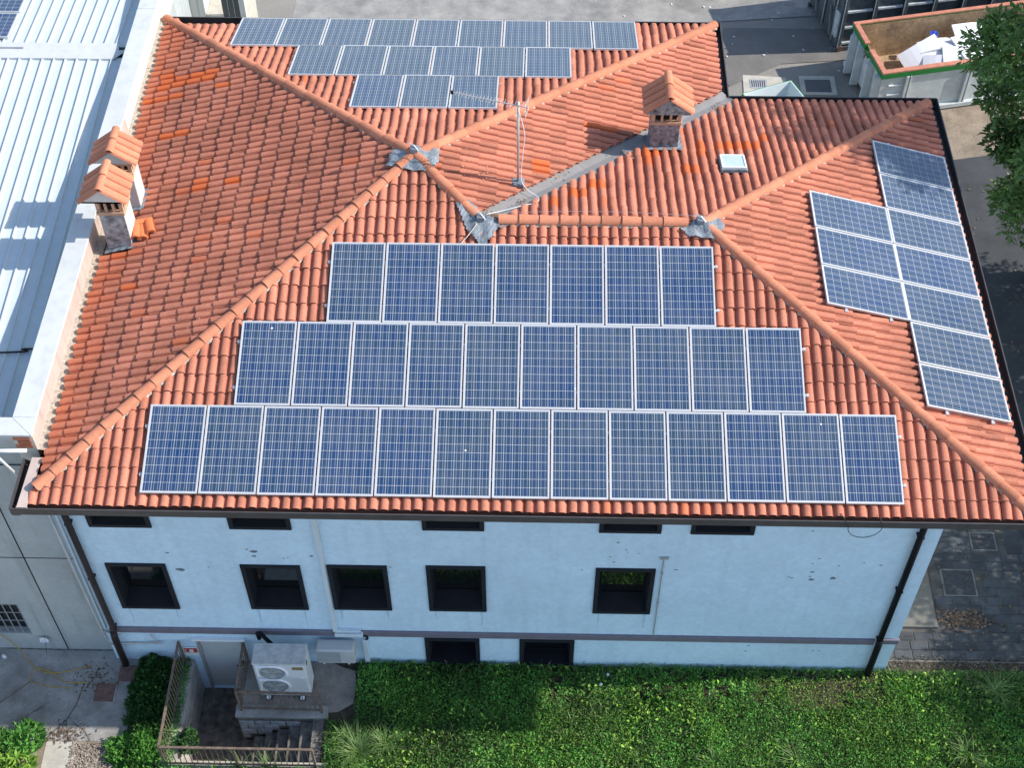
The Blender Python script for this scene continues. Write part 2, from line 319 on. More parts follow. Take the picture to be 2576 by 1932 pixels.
# cracks and seams in the concrete yard: narrow recessed-looking soil strips with weeds
cr = MB()
for pts in ([(-0.80, -0.05), (-0.86, -0.55), (-1.0, -0.9), (-0.86, -1.36)], [(-1.0, -0.9), (-1.35, -1.36)], [(-1.55, -0.6), (-2.1, -1.0)], [(-0.86, -0.95), (-0.60, -1.1), (-0.4, -1.36)], [(-3, 0.76), (-1.5, 0.73), (-0.2, 0.74)]):
    for (a, b_), (c, d) in zip(pts, pts[1:]):
        L = math.hypot(c - a, d - b_); nx, ny = -(d - b_) / L * 0.014, (c - a) / L * 0.014
        cr.face([(a + nx, b_ + ny, G - 0.004), (a - nx, b_ - ny, G - 0.004), (c - nx, d - ny, G - 0.004), (c + nx, d + ny, G - 0.004)])
structure(cr.build('yard_crack', M_CONCD))

# ================================================================== HOUSE ROOF
HOUSE = thing('house', 'pale blue two-storey house with a terracotta hipped roof', 'house', (8, 5, G))
S_ = 0.28
P1 = (6.25, 6.58); P2 = (7.56, 5.2); P3 = (11.72, 5.2)
zf = lambda x, y: S_ * y
zl = lambda x, y: 0.2963 * x - 0.009
zb = lambda x, y: 0.2801 * (13.16 - y)
zr1 = lambda x, y: 0.29 * (12.6 - x)
zb2 = lambda x, y: 0.28 * (10.4 - y)
zr2 = lambda x, y: 0.2797 * (16.93 - x)
FLc = (0.0, -0.03); BLc = (0.0, 13.14); BRc = (12.64, 13.22); REc = (12.64, 10.6)
B2c = (17.17, 10.6); FRc = (17.17, -0.24)
SL = {  # name: (z function, up-slope xy dir, polygon, clip edges (hips/ridges), stop edges (eaves, valley))
 'front': (zf, (0, 1), [(-0.08, -0.33), (17.17, -0.33), FRc, P3, P2, P1, FLc], [(FRc, P3), (P3, P2), (P2, P1), (P1, FLc)]),
 'left': (zl, (1, 0), [FLc, P1, BLc], [(FLc, P1), (P1, BLc)]),
 'back': (zb, (0, -1), [BLc, P1, BRc], [(BLc, P1), (P1, BRc)]),
 'right1': (zr1, (-1, 0), [BRc, P1, P2, REc], [(BRc, P1), (P1, P2)]),
 'wing': (zb2, (0, -1), [REc, P2, P3, B2c], [(P2, P3), (P3, B2c)]),
 'right2': (zr2, (-1, 0), [B2c, P3, FRc], [(B2c, P3), (P3, FRc)]),
}
def inpoly(x, y, poly):
    c = False; n = len(poly)
    for i in range(n):
        x1, y1 = poly[i]; x2, y2 = poly[i - 1]
        if (y1 > y) != (y2 > y) and x < (x2 - x1) * (y - y1) / (y2 - y1) + x1: c = not c
    return c
roof = MB()
for k, (zfun, d, poly, ce) in SL.items():
    roof.face([(x, y, zfun(x, y) - 0.03) for x, y in poly])
# soffit and fascia under the eaves
out = [(-0.10, -0.33), (17.17, -0.33), (17.17, 10.6), (12.64, 10.6), (12.64, 13.2), (-0.10, 13.2)]
roof.face([(x, y, -0.22) for x, y in out[::-1]])
for (a, b_), (c, d) in zip(out, out[1:] + out[:1]):
    roof.face([(a, b_, -0.22), (c, d, -0.22), (c, d, -0.05), (a, b_, -0.05)])
ROOF = roof.build('roof', M_DECK, HOUSE)

PITCH = 0.19; EXPO = 0.362
def tile_geo(segs=8):
    prof = [(-0.095, 0.006), (-0.078, -0.002)]
    for k in range(segs + 1):
        a = math.pi - math.pi * k / segs
        prof.append((0.069 * math.copysign(abs(math.cos(a)) ** 0.85, math.cos(a)), 0.004 + 0.062 * math.sin(a) ** 0.75))
    prof += [(0.078, -0.002), (0.095, 0.006)]
    V = []; F = []; n = len(prof); Ln = 0.425
    for v, sc, dz in ((0.0, 1.0, 0.024), (Ln, 0.90, 0.0)):
        for u, h in prof: V.append((u * sc if abs(u) < 0.09 else u, v, h * (1.0 if v == 0 else 0.86) + dz))
    for k in range(n - 1): F.append((k, k + 1, n + k + 1, n + k))
    b = len(V)
    for u, h in prof: V.append((u * 0.93 if abs(u) < 0.09 else u, 0.004, h + 0.024 - 0.017))
    for k in range(n - 1): F.append((b + k, b + k + 1, k + 1, k))
    return V, F
TV, TF = tile_geo()
tile_proto = None
FRESH = {'left': [(1.13, 10.79), (1.49, 10.79), (0.4, 10.97), (0.75, 10.79), (0.37, 10.81), (0.77, 10.6), (1.11, 10.58), (1.48, 10.58), (0.43, 10.58), (1.79, 10.22), (0.75, 10.21), (0.43, 10.19), (0.11, 10.17), (0.84, 8.85), (1.16, 8.86), (1.87, 7.19), (1.87, 6.98), (2.57, 6.97), (0.47, 5.49), (0.82, 4.55)],
 'right1': [(9.73, 8.73), (10.08, 8.72), (8.68, 7.17), (8.72, 7.03)],
 'wing': [(9.35, 6.37), (9.51, 6.31), (9.73, 6.66), (9.91, 6.67), (8.97, 6.02), (10.86, 7.81), (11.07, 7.85), (11.55, 7.36), (11.78, 7.23), (12.01, 8.18), (12.35, 8.26), (12.56, 8.44), (12.72, 8.34), (12.93, 8.49), (13.12, 8.49), (13.33, 8.57)]}
# panel footprints (xy) so that only tiles in the open become single objects
COVER = {'front': [(1.85, 14.97, -0.11, 1.48), (3.3, 13.4, 1.49, 3.08), (4.83, 11.9, 3.08, 4.66)], 'back': [(1.7, 10.85, 11.78, 13.4), (3.28, 9.34, 10.2, 11.8), (4.77, 7.8, 8.6, 10.2)], 'right2': [(15.4, 17.2, 1.66, 8.74), (13.9, 15.4, 3.67, 6.73)]}
HOLES = [(0.12, 0.72, 5.62, 6.25), (0.12, 0.70, 6.70, 7.26), (10.86, 11.52, 8.18, 8.85), (12.24, 12.84, 7.20, 7.92)]
def clip_poly(pts, a, b_, keep):
    """clip 3-D polygon by the vertical plane through a-b on the side where keep lies"""
    nx, ny = -(b_[1] - a[1]), (b_[0] - a[0]); s0 = (keep[0] - a[0]) * nx + (keep[1] - a[1]) * ny
    sg = 1 if s0 > 0 else -1; D = [sg * ((p[0] - a[0]) * nx + (p[1] - a[1]) * ny) for p in pts]; o = []
    for i in range(len(pts)):
        j = (i + 1) % len(pts)
        if D[i] >= 0: o.append(pts[i])
        if (D[i] >= 0) != (D[j] >= 0):
            t = D[i] / (D[i] - D[j]); o.append(tuple(pts[i][k] + t * (pts[j][k] - pts[i][k]) for k in range(3)))
    return o
_ex, _ey = REc[0] - P2[0], REc[1] - P2[1]; _L = math.hypot(_ex, _ey)
def vdist(x, y): return abs((x - P2[0]) * _ey - (y - P2[1]) * _ex) / _L
def voff(k): return [((P2[0] - _ey / _L * k, P2[1] + _ex / _L * k), (REc[0] - _ey / _L * k + _ex * .1, REc[1] + _ex / _L * k + _ey * .1))]
VC = {'right1': voff(.16), 'wing': voff(-.19)}
tiles = []   # (dist, matrix, tint, fresh, clipped faces or None)
for sname, (zfun, d, poly, ce) in SL.items():
    g = (zfun(1, 0) - zfun(0, 0), zfun(0, 1) - zfun(0, 0))
    sl_ = math.hypot(*g); cs = 1 / math.hypot(1, sl_); sn = sl_ * cs
    V3 = Vector((d[0] * cs, d[1] * cs, sn)); N3 = Vector((-d[0] * sn, -d[1] * sn, cs)); U3 = V3.cross(N3)
    u2 = (U3.x, U3.y)
    cx = sum(p[0] for p in poly) / len(poly); cy = sum(p[1] for p in poly) / len(poly)
    if sname == 'front': cen = (8, 2)
    elif sname == 'wing': cen = (13, 8.2)
    elif sname == 'right1': cen = (9.5, 8)
    else: cen = (cx, cy)
    us = [p[0] * u2[0] + p[1] * u2[1] for p in poly]; vs = [(p[0] * d[0] + p[1] * d[1]) for p in poly]
    u0, u1, v0, v1 = min(us), max(us), min(vs), max(vs)
    nu = int((u1 - u0) / PITCH) + 1; stepv = EXPO * cs; nv = int((v1 - v0) / stepv) + 3
    jit = {'front': 0.035, 'left': 0.13, 'right1': 0.12, 'right2': 0.10}.get(sname, 0.05)
    walk = .6
    for iu in range(nu + 1):
        uu = u0 + 0.07 + iu * PITCH
        walk = .5 + abs((walk - .5 + random.choice((-.09, -.05, .05, .09, .13, .20)) + .5) % 1.0 - .5)
        ph = random.uniform(.90, 1.0) if sname in ('front', 'wing', 'back') else walk
        drift = 0.0
        for iv in range(-1, nv):
            if iv < 0: continue
            vv = v0 + (random.choice((0, .01, .03, .06)) if sname == 'left' else random.uniform(0, .02)) if iv == 0 else v0 + (iv - 1) * stepv + stepv * ph
            u = uu + random.uniform(-0.008, 0.008) + 0.006 * math.sin(vv * 1.7 + iu * .35)
            x, y = u * u2[0] + vv * d[0], u * u2[1] + vv * d[1]
            mx, my = x + d[0] * 0.18, y + d[1] * 0.18
            near = [(x + u2[0] * a + d[0] * b_, y + u2[1] * a + d[1] * b_) for a in (-0.09, 0, 0.09) for b_ in (0.03, 0.2, 0.4)]
            if not any(inpoly(px, py, poly) for px, py in near): continue
            # start side must be on the slope (eave / valley): bottom centre inside, or only cut by a hip
            if not inpoly(x + d[0] * 0.04, y + d[1] * 0.04, poly) and not (sname in ('right1', 'wing') and vdist(x, y) < .5 and (x < 12.62 if sname == 'right1' else y < 10.58)):
                ok = False
                for a, b_ in ce:
                    ex, ey = b_[0] - a[0], b_[1] - a[1]; L2 = ex * ex + ey * ey
                    t = ((x - a[0]) * ex + (y - a[1]) * ey) / L2
                    if -0.03 < t < 1.03 and abs((x - a[0]) * ey - (y - a[1]) * ex) / math.sqrt(L2) < 0.35: ok = True
                if not ok: continue
            if any(h[0] - 0.02 < mx < h[1] + 0.02 and h[2] - 0.02 < my < h[3] + 0.02 for h in HOLES): continue
            z = zfun(x, y)
            tilt = random.uniform(-0.02, 0.02) * (3 if random.random() < .02 else 1); z += random.uniform(-.004, .007)
            Mt = basis((x, y, z), U3 + V3 * tilt, V3 - U3 * tilt, N3)
            if iv == nv - 1: pass
            tint = min(1, max(0, random.gauss(0.5, 0.22))); fresh = 0.0
            if sname in FRESH:
                for fx, fy in FRESH[sname]:
                    du = abs((fx - mx) * u2[0] + (fy - my) * u2[1]); dv = abs((fx - mx) * d[0] + (fy - my) * d[1])
                    if du < PITCH * 0.52 and dv < 0.19: fresh = random.uniform(0.7, 1.0)
            if sname == 'left':
                if vv < 0.4: fresh = max(fresh, random.uniform(0.05, 0.35))
                elif random.random() < 0.02: fresh = max(fresh, 0.35)
                tint *= 0.6
            if random.random() < 0.008: fresh = max(fresh, 0.4)
            fw = [tuple(Mt @ Vector(p)) for p in TV]
            cutters = []; gone = False
            for a, b_ in (list(ce) + VC.get(sname, [])):
                ex, ey = b_[0] - a[0], b_[1] - a[1]; L = math.hypot(ex, ey)
                ts = [((q[0] - a[0]) * ex + (q[1] - a[1]) * ey) / L / L for q in (fw[0], fw[-1])]
                if max(ts) < -0.02 or min(ts) > 1.02: continue
                sg = [(q[0] - a[0]) * ey - (q[1] - a[1]) * ex for q in fw]
                if min(sg) < 0 < max(sg): cutters.append((a, b_))
                elif (a, b_) in VC.get(sname, []):
                    sk = (cen[0] - a[0]) * ey - (cen[1] - a[1]) * ex
                    if sg[0] * sk < 0: gone = True
            if gone: continue
            faces = None
            if cutters:
                faces = []
                for f in TF:
                    pts = [fw[i] for i in f]
                    for a, b_ in cutters:
                        if len(pts) >= 3: pts = clip_poly(pts, a, b_, cen)
                    if len(pts) >= 3: faces.append(pts)
                if len(faces) < 7: continue
            cov = any(c[0] - 0.1 < mx < c[1] + 0.1 and c[2] - 0.15 < my < c[3] + 0.05 for c in COVER.get(sname, ()))
            dist = (Vector((mx, my, z)) - CAMP).length + (1000 if cov else 0) + (500 if faces else 0)
            tiles.append((dist, Mt, tint, fresh, faces, fw))
tiles.sort(key=lambda t: t[0])
singles, rest = tiles[:300], tiles[300:]
tb = MB()
for p in TV: tb.v.append(p)
tb.f = list(TF); tb.t = [0.5] * len(TF)
proto_me = None
for i, (dd, Mt, tint, fresh, faces, fw) in enumerate(singles):
    if proto_me is None:
        o = tb.build('tile', M_TILEO, None, smooth=False); proto_me = o.data; o.parent = ROOF
    else:
        o = bpy.data.objects.new('tile', proto_me); col.objects.link(o); o.parent = ROOF
    o.matrix_local = Matrix.Translation(-OFF[HOUSE.name]) @ Mt; o.color = (tint, fresh, 0, 1)
mb = MB(); fr_ = []
for dd, Mt, tint, fresh, faces, fw in rest:
    mb.cur = tint; n0 = len(mb.f)
    if faces is None: mb.raw(fw, TF)
    else:
        for p in faces: mb.face(p)
    fr_ += [fresh] * (len(mb.f) - n0)
o = mb.build('roof_tiles', M_TILE, HOUSE, tint=True)
a = o.data.attributes.new('fresh', 'FLOAT', 'FACE'); a.data.foreach_set('value', fr_); o['kind'] = 'stuff'
for me_ in (o.data, proto_me):
    me_.polygons.foreach_set('use_smooth', [True] * len(me_.polygons))
    try: me_.set_sharp_from_angle(angle=R(42))
    except Exception: pass

# ridge and hip tiles
def half_tile(L=0.46, r0=0.112, r1=0.098, n=9):
    V = []; F = []
    for v, r, dz in ((0.0, r0, 0.02), (L, r1, 0.0)):
        for k in range(n + 1):
            a = math.pi * (0.02 + 0.96 * k / n); V.append((-r * math.cos(a), v, r * 0.92 * math.sin(a) + dz))
    m_ = n + 1
    for k in range(n): F.append((k, k + 1, m_ + k + 1, m_ + k))
    b_ = len(V)
    for k in range(n + 1):
        a = math.pi * (0.02 + 0.96 * k / n); V.append((-(r0 - 0.016) * math.cos(a), 0.003, (r0 - 0.016) * 0.92 * math.sin(a) + 0.02))
    for k in range(n): F.append((b_ + k, b_ + k + 1, k + 1, k))
    return V, F
HV, HF = half_tile()
ridge_me = None
def ridge_run(A, B, za, zb_, s0=0.0, s1=None, lift=0.03, side=None):
    """overlapping ridge tiles from the low end A to the high end B"""
    global ridge_me
    a = Vector((A[0], A[1], za)); b_ = Vector((B[0], B[1], zb_)); L = (b_ - a).length; dv = (b_ - a).normalized()
    uu = dv.cross(Vector((0, 0, 1))).normalized(); nn = uu.cross(dv).normalized()
    s = s0; s1 = L if s1 is None else s1
    mo = MB(); px = []
    while s < s1 - 0.2:
        p = a + dv * s + nn * (lift + random.uniform(-0.006, 0.006))
        du = random.uniform(-0.02, 0.02)
        Mt = basis(p, uu + dv * du, dv - uu * du, nn)
        if ridge_me is None:
            h = MB(); h.raw(HV, HF); o = h.build('ridge_tile', M_RIDGE, None, smooth=True); ridge_me = o.data; ridge_me.set_sharp_from_angle(angle=R(40)); o.parent = ROOF
        else:
            o = bpy.data.objects.new('ridge_tile', ridge_me); col.objects.link(o); o.parent = ROOF
        o.matrix_local = Matrix.Translation(-OFF[HOUSE.name]) @ Mt
        s += 0.385
    n = int((s1 - s0) / 0.05)
    for sd in (-1, 1):       # uneven mortar bed showing below the tiles
        pts = []
        for k in range(n):
            p = a + dv * (s0 + 0.03 + (s1 - s0 - 0.06) * k / (n - 1)); off_ = 0.112 + random.uniform(-0.012, 0.022)
            pts.append((p + uu * sd * off_ + nn * random.uniform(0.0, 0.02), p + uu * sd * 0.07 + nn * 0.07))
        mo = MB()
        for q, r_ in zip(pts, pts[1:]): mo.face([q[0], r_[0], r_[1], q[1]] if sd < 0 else [q[0], q[1], r_[1], r_[0]])
        mo.build('mortar_bed', M_MORTAR, ROOF)
ridge_run((0.02, -0.03), P1, 0.0, zf(*P1), 0.0, None)
ridge_run((-0.02, 13.26), P1, zb(0, 13.26) + 0.0, zf(*P1), 0.0, None)
ridge_run((12.64, 13.22), P1, -0.015, zf(*P1), 0.0, None)
ridge_run(P2, P1, zf(*P2), zf(*P1), 0.10, None)
ridge_run(P2, P3, zf(*P2), zf(*P3), 0.34, 4.0, lift=0.045)
ridge_run((17.17, -0.24), P3, -0.067, zf(*P3), 0.0, None)
ridge_run((17.10, 10.58), P3, -0.05, zf(*P3), 0.0, None)

# valley gutter sheet
vb = MB(); ex, ey = REc[0] - P2[0], REc[1] - P2[1]; L = math.hypot(ex, ey); dx, dy = ex / L, ey / L; nx, ny = -dy, dx
for i in range(8):
    t0, t1 = 0.1 + (L + 0.1) * i / 8, 0.1 + (L + 0.1) * (i + 1) / 8 + 0.02
    for sd in (-1, 1):
        c = []
        for t, w_ in ((t0, 0), (t1, 0), (t1, 0.46), (t0, 0.46)):
            x = P2[0] + dx * t + nx * w_ * sd; y = P2[1] + dy * t + ny * w_ * sd
            z = (max(zr1(x, y), zb2(x, y)) if w_ == 0 else (zr1(x, y) if sd > 0 else zb2(x, y))) + 0.004 + 0.002 * (i % 2)
            c.append((x, y, z))
        vb.face(c if sd > 0 else c[::-1])
vb.build('valley_gutter', M_VALLEY, ROOF)
ab = MB()
for k in range(66):
    y0 = .80 + k * .19; y1 = y0 + .19; zz = -.012 + random.uniform(0, .012)
    ab.face([(-.15, y0, zz + .03), (-.15, y1, zz + .03), (.03, y1, zz), (.03, y0, zz)])
ab.build('abutment_mortar', M_MORTAR, HOUSE)
# crumpled lead patches at the three hip junctions
def roofz(x, y):
    cands = []
    for k, (zfun, d, poly, ce) in SL.items():
        if inpoly(x, y, poly): return zfun(x, y)
    return min(zf(x, y), zl(x, y), zb(x, y), zr2(x, y))
def lead(poly, seedv, h=0.114, n=24):
    random.seed(seedv); xs = [p[0] for p in poly]; ys = [p[1] for p in poly]; b = MB(); idx = {}
    x0, x1, y0, y1 = min(xs), max(xs), min(ys), max(ys)
    for j in range(n + 1):
        for i in range(n + 1):
            x = x0 + (x1 - x0) * i / n; y = y0 + (y1 - y0) * j / n
            idx[i, j] = len(b.v); b.v.append((x + random.uniform(-.008, .008), y + random.uniform(-.008, .008), roofz(x, y) + h + 0.012 * math.sin(x * 23) + 0.010 * math.sin(y * 19 + x * 9) + random.uniform(-.004, .006)))
    for j in range(n):
        for i in range(n):
            if inpoly(x0 + (x1 - x0) * (i + .5) / n, y0 + (y1 - y0) * (j + .5) / n, poly): b.f.append((idx[i, j], idx[i + 1, j], idx[i + 1, j + 1], idx[i, j + 1])); b.t.append(.5)
    return b.build('lead_flashing', M_LEAD, ROOF, smooth=False)
lead([(5.72, 6.34), (6.05, 6.20), (6.58, 6.18), (6.72, 6.45), (6.70, 6.80), (6.3, 6.82), (5.80, 6.76)], 3)
lead([(7.08, 5.50), (7.30, 4.98), (7.60, 4.62), (7.70, 4.68), (7.92, 5.06), (7.80, 5.20), (7.5, 5.40), (7.3, 5.65)], 4)
lead([(11.3, 5.02), (11.45, 4.86), (12.0, 4.84), (12.12, 5.2), (11.95, 5.45), (11.72, 5.30)], 5)
random.seed(21)
# lightning conductor clamps on the three peaks
for (x, y), hh in ((P1, 0.13), ((7.56, 5.16), 0.12), ((11.66, 5.16), 0.12)):
    z = roofz(x, y) + hh
    c = MB(); c.bbox(x - .075, x + .075, y - .06, y + .08, z - 0.05, z + 0.09, 0.012); c.build('ridge_clamp', M_LEAD, ROOF)
    c = MB(); c.tube([(x - .1, y + .1, z + .11), (x, y + .02, z + .13), (x + .09, y - .07, z + .06)], .012, 6); c.build('clamp_strap', M_ALU, ROOF)

# gutters (U section, open above)
def gutter(a, b_, inward, name='gutter'):
    g = MB(); a = Vector(a); b_ = Vector(b_); iw = Vector(inward)
    prof = [(0.0, 0.0), (0.0, -0.17), (0.03, -0.20), (0.145, -0.20), (0.145, -0.10)]
    th = [(0.012, 0.0), (0.012, -0.165), (0.035, -0.188), (0.133, -0.188), (0.133, -0.10)]
    P = [Vector((0, 0, z)) + iw * x for x, z in prof]; Q = [Vector((0, 0, z)) + iw * x for x, z in th]
    for k in range(4):
        g.face([a + P[k], a + P[k + 1], b_ + P[k + 1], b_ + P[k]]); g.face([a + Q[k], b_ + Q[k], b_ + Q[k + 1], a + Q[k + 1]])
    g.face([a + P[0], b_ + P[0], b_ + Q[0], a + Q[0]]); g.face([a + P[4], a + Q[4], b_ + Q[4], b_ + P[4]])
    for e in (a, b_): g.face([e + p for p in P]); 
    rim = MB
    g.bar(a + iw * 0.004 + Vector((0, 0, 0.004)), b_ + iw * 0.004 + Vector((0, 0, 0.004)), 0.022, 0.016)
    return g.build(name, M_GUT, HOUSE)
gutter((-0.36, -0.455, -0.005), (17.33, -0.455, -0.005), (0, 1, 0))
gutter((-0.36, -0.452, -0.006), (-0.36, 0.62, -0.006), (1, 0, 0))
gutter((17.34, -0.45, -0.006), (17.34, 10.72, -0.006), (-1, 0, 0))
gutter((17.33, 10.735, -0.005), (12.80, 10.735, -0.005), (0, -1, 0))
gutter((12.79, 10.73, -0.006), (12.79, 13.35, -0.006), (-1, 0, 0))
gutter((12.78, 13.36, -0.005), (-0.12, 13.36, -0.005), (0, -1, 0))
b = MB(); b.face([(-0.24, -0.42, -0.004), (-0.06, -0.42, -0.004), (-0.02, 0.62, 0.03), (-0.20, 0.62, 0.03)]); b.box(-0.245, -0.06, -0.425, -0.40, -0.12, 0.0); b.build('corner_flashing', M_PINK, HOUSE)

# ================================================================== HOUSE WALLS
WY = 0.55; WX0, WX1 = -0.22, 16.13
WIN = [(0.36, 1.53, -2.0, -0.45), (2.98, 4.14, -2.0, -0.45), (6.57, 7.72, -1.94, -0.45), (9.84, 10.99, -1.93, -0.45), (11.53, 12.70, -1.93, -0.45),
       (0.36, 1.53, -4.95, -3.28), (2.98, 4.14, -4.90, -3.26), (4.66, 5.82, -4.87, -3.22), (6.57, 7.72, -4.86, -3.19), (9.84, 10.99, -4.85, -3.18),
       (6.41, 7.55, -7.03, -5.99), (8.38, 9.52, -7.03, -5.97)]
DOOR = (1.62, 2.56, -8.36, -6.17)
WB = G - 1.5
holes = WIN + [DOOR]
wl = MB()
xs = sorted({WX0, WX1, *[h[0] for h in holes], *[h[1] for h in holes]}); zs = sorted({WB, -0.22, *[h[2] for h in holes], *[h[3] for h in holes]})
for a, c in zip(xs, xs[1:]):
    # merge vertical runs
    run = None
    for d0, d1 in list(zip(zs, zs[1:])) + [(None, None)]:
        solid = d0 is not None and not any(h[0] < (a + c) / 2 < h[1] and h[2] < (d0 + d1) / 2 < h[3] for h in holes)
        if solid: run = (run[0], d1) if run else (d0, d1)
        elif run:
            wl.face([(a, WY, run[0]), (c, WY, run[0]), (c, WY, run[1]), (a, WY, run[1])]); run = None
for h in holes:   # reveals
    x0, x1, z0, z1 = h; y0, y1 = WY, WY + 0.36
    wl.face([(x0, y0, z0), (x0, y0, z1), (x0, y1, z1), (x0, y1, z0)]); wl.face([(x1, y0, z0), (x1, y1, z0), (x1, y1, z1), (x1, y0, z1)])
    wl.face([(x0, y0, z1), (x1, y0, z1), (x1, y1, z1), (x0, y1, z1)]); wl.face([(x0, y0, z0), (x0, y1, z0), (x1, y1, z0), (x1, y0, z0)])
for a, c in zip([(WX1, WY), (WX1, 9.9), (11.9, 9.9), (11.9, 12.7), (WX0, 12.7)], [(WX1, 9.9), (11.9, 9.9), (11.9, 12.7), (WX0, 12.7), (WX0, WY)]):
    wl.face([(a[0], a[1], WB), (c[0], c[1], WB), (c[0], c[1], -0.22), (a[0], a[1], -0.22)])
wl.build('wall', M_WALL, HOUSE)
for i, (x0, x1, z0, z1) in enumerate(WIN):
    f = MB(); t = 0.085; yo = WY - 0.035; yi = WY + 0.30
    base = i >= 10
    # surround: four mitred boards standing proud, and their deep reveals sloping in
    c = [(x0, z0), (x1, z0), (x1, z1), (x0, z1)]; ci = [(x0 + t, z0 + t), (x1 - t, z0 + t), (x1 - t, z1 - t), (x0 + t, z1 - t)]
    cd = [(x0 + t + .03, z0 + t + (.22 if not base else .06)), (x1 - t - .03, z0 + t + (.22 if not base else .06)), (x1 - t - .03, z1 - t), (x0 + t + .03, z1 - t)]
    for k in range(4):
        j = (k + 1) % 4
        f.face([(c[k][0], yo, c[k][1]), (c[j][0], yo, c[j][1]), (ci[j][0], yo, ci[j][1]), (ci[k][0], yo, ci[k][1])])
        f.face([(c[k][0], WY + .01, c[k][1]), (c[j][0], WY + .01, c[j][1]), (c[j][0], yo, c[j][1]), (c[k][0], yo, c[k][1])])
        if k != 0: f.face([(ci[k][0], yo, ci[k][1]), (ci[j][0], yo, ci[j][1]), (cd[j][0], yi, cd[j][1]), (cd[k][0], yi, cd[k][1])])
    W_ = f.build('window', M_FRAME, HOUSE)
    s = MB(); s.face([(ci[0][0], yo, ci[0][1]), (ci[1][0], yo, ci[1][1]), (cd[1][0], yi, cd[1][1]), (cd[0][0], yi, cd[0][1])]); s.build('sill', M_BLACK, W_)
    p = MB(); p.box(cd[0][0] + .03, cd[1][0] - .03, yi - .012, yi + .012, cd[0][1] + .03, cd[2][1] - .03); p.build('pane', M_GLASS, W_)
    s = MB()
    for (a, b_, c0, c1) in ((cd[0][0], cd[1][0], cd[0][1], cd[0][1] + .045), (cd[0][0], cd[1][0], cd[2][1] - .045, cd[2][1]), (cd[0][0], cd[0][0] + .045, cd[0][1] + .045, cd[2][1] - .045), (cd[1][0] - .045, cd[1][0], cd[0][1] + .045, cd[2][1] - .045)):
        s.box(a, b_, yi - .03, yi - .001, c0, c1)
    s.build('sash', M_BLACK, W_)
    if base:
        s = MB(); s.tube([(x0 + .2, yo + .14, z1 - .30), (x1 - .2, yo + .14, z1 - .30)], .012, 6); s.build('window_bar', M_GUT, W_)
M_RUN = mat('sill_run_stain', (0.46, 0.62, 0.74), rough=.95, var=.12, scale=9)
for i in range(5, 10):
    x0, x1, z0, z1 = WIN[i]
    for xx in (x0 + .12, x1 - .10):
        b = MB(); w0 = random.uniform(.02, .045); Ld = random.uniform(.35, .75); n = 7
        P = [(xx + random.uniform(-.008, .008), z0 - .005 - Ld * k / n, w0 * (1 - .75 * k / n)) for k in range(n + 1)]
        for (a, za, wa), (c, zc_, wc) in zip(P, P[1:]): b.face([(a - wa, WY - .002, za), (c - wc, WY - .002, zc_), (c + wc, WY - .002, zc_), (a + wa, WY - .002, za)])
        b.build('rain_stain', M_RUN, HOUSE)
# string course
b = MB(); b.bbox(0.06, 15.66, WY - 0.05, WY + 0.01, -5.90, -5.72, 0.012); b.bbox(15.80, 16.16, WY - 0.05, WY + 0.01, -5.86, -5.70, 0.012); b.build('string_course', M_BAND, HOUSE)
# door
b = MB(); b.bbox(1.66, 2.52, WY + 0.05, WY + 0.11, -8.34, -6.22, 0.006); D = b.build('door', mat('door_grey', (0.55, 0.58, 0.58), rough=0.5, var=0.05, scale=2), HOUSE)
b = MB(); b.tube([(2.44, WY + .05, -7.30), (2.44, WY - .02, -7.30), (2.31, WY - .02, -7.31)], .013, 8); b.box(2.415, 2.465, WY + .03, WY + .055, -7.40, -7.20); b.build('handle', M_BLACK, D)
b = MB()
for x0, x1, z0, z1 in ((1.60, 1.66, -8.36, -6.16), (2.52, 2.58, -8.36, -6.16), (1.66, 2.52, -6.22, -6.16)): b.box(x0, x1, WY - 0.01, WY + 0.12, z0, z1)
b.build('door_frame', M_ALU2, D)
b = MB(); b.bbox(1.55, 2.66, WY - 0.09, WY + 0.0, -6.15, -6.11, 0.01); b.build('door_canopy', M_WHITE, D)
# downpipes
b = MB(); b.tube([(0.03, 0.45, -0.20), (0.03, 0.46, -5.70), (0.03, 0.42, -5.74)], 0.062, 12); b.tube([(0.02, 0.42, -5.74), (0.01, 0.40, -5.95), (0.0, 0.40, -7.12)], 0.072, 12); b.build('downpipe', M_BROWN, HOUSE, smooth=True)
b = MB(); b.tube([(15.73, 0.45, -0.20), (15.73, 0.46, -5.60)], 0.062, 12); b.tube([(15.73, 0.44, -5.60), (15.73, 0.43, -5.8), (15.73, 0.43, -7.12)], 0.070, 12); b.build('downpipe', M_BLACK, HOUSE, smooth=True)
for z in (-1.8, -3.7, -5.62):
    for x, m_ in ((0.03, M_BROWN), (15.73, M_BLACK)):
        b = MB(); b.box(x - .065, x + .065, 0.41, 0.56, z - .02, z + .02); b.build('pipe_bracket', m_, HOUSE)
# white air-conditioning trunking
TR_ = mat('white_trunking', (0.60, 0.68, 0.72), rough=0.5, var=0.05)
b = MB(); b.bbox(4.53, 4.65, WY - .09, WY, -2.66, -0.23, .01); b.bbox(4.55, 4.64, WY - .08, WY, -5.68, -2.68, .01); b.build('trunking', TR_, HOUSE)
b = MB(); b.bbox(4.58, 5.16, WY - .12, WY - .01, -5.82, -5.72, .01); b.bbox(4.60, 5.12, WY - .085, WY, -5.69, -5.64, .008); b.build('trunking', TR_, HOUSE)
b = MB(); b.bbox(5.12, 5.22, WY - .09, WY, -6.93, -6.02, .01); b.build('trunking', TR_, HOUSE)
b = MB(); b.tube([(5.14, WY - .06, -5.84), (5.24, WY - .06, -5.88), (5.24, WY - .05, -5.98), (5.18, WY - .05, -6.06)], .022, 8); b.build('cable', M_BLACK, HOUSE, smooth=True)
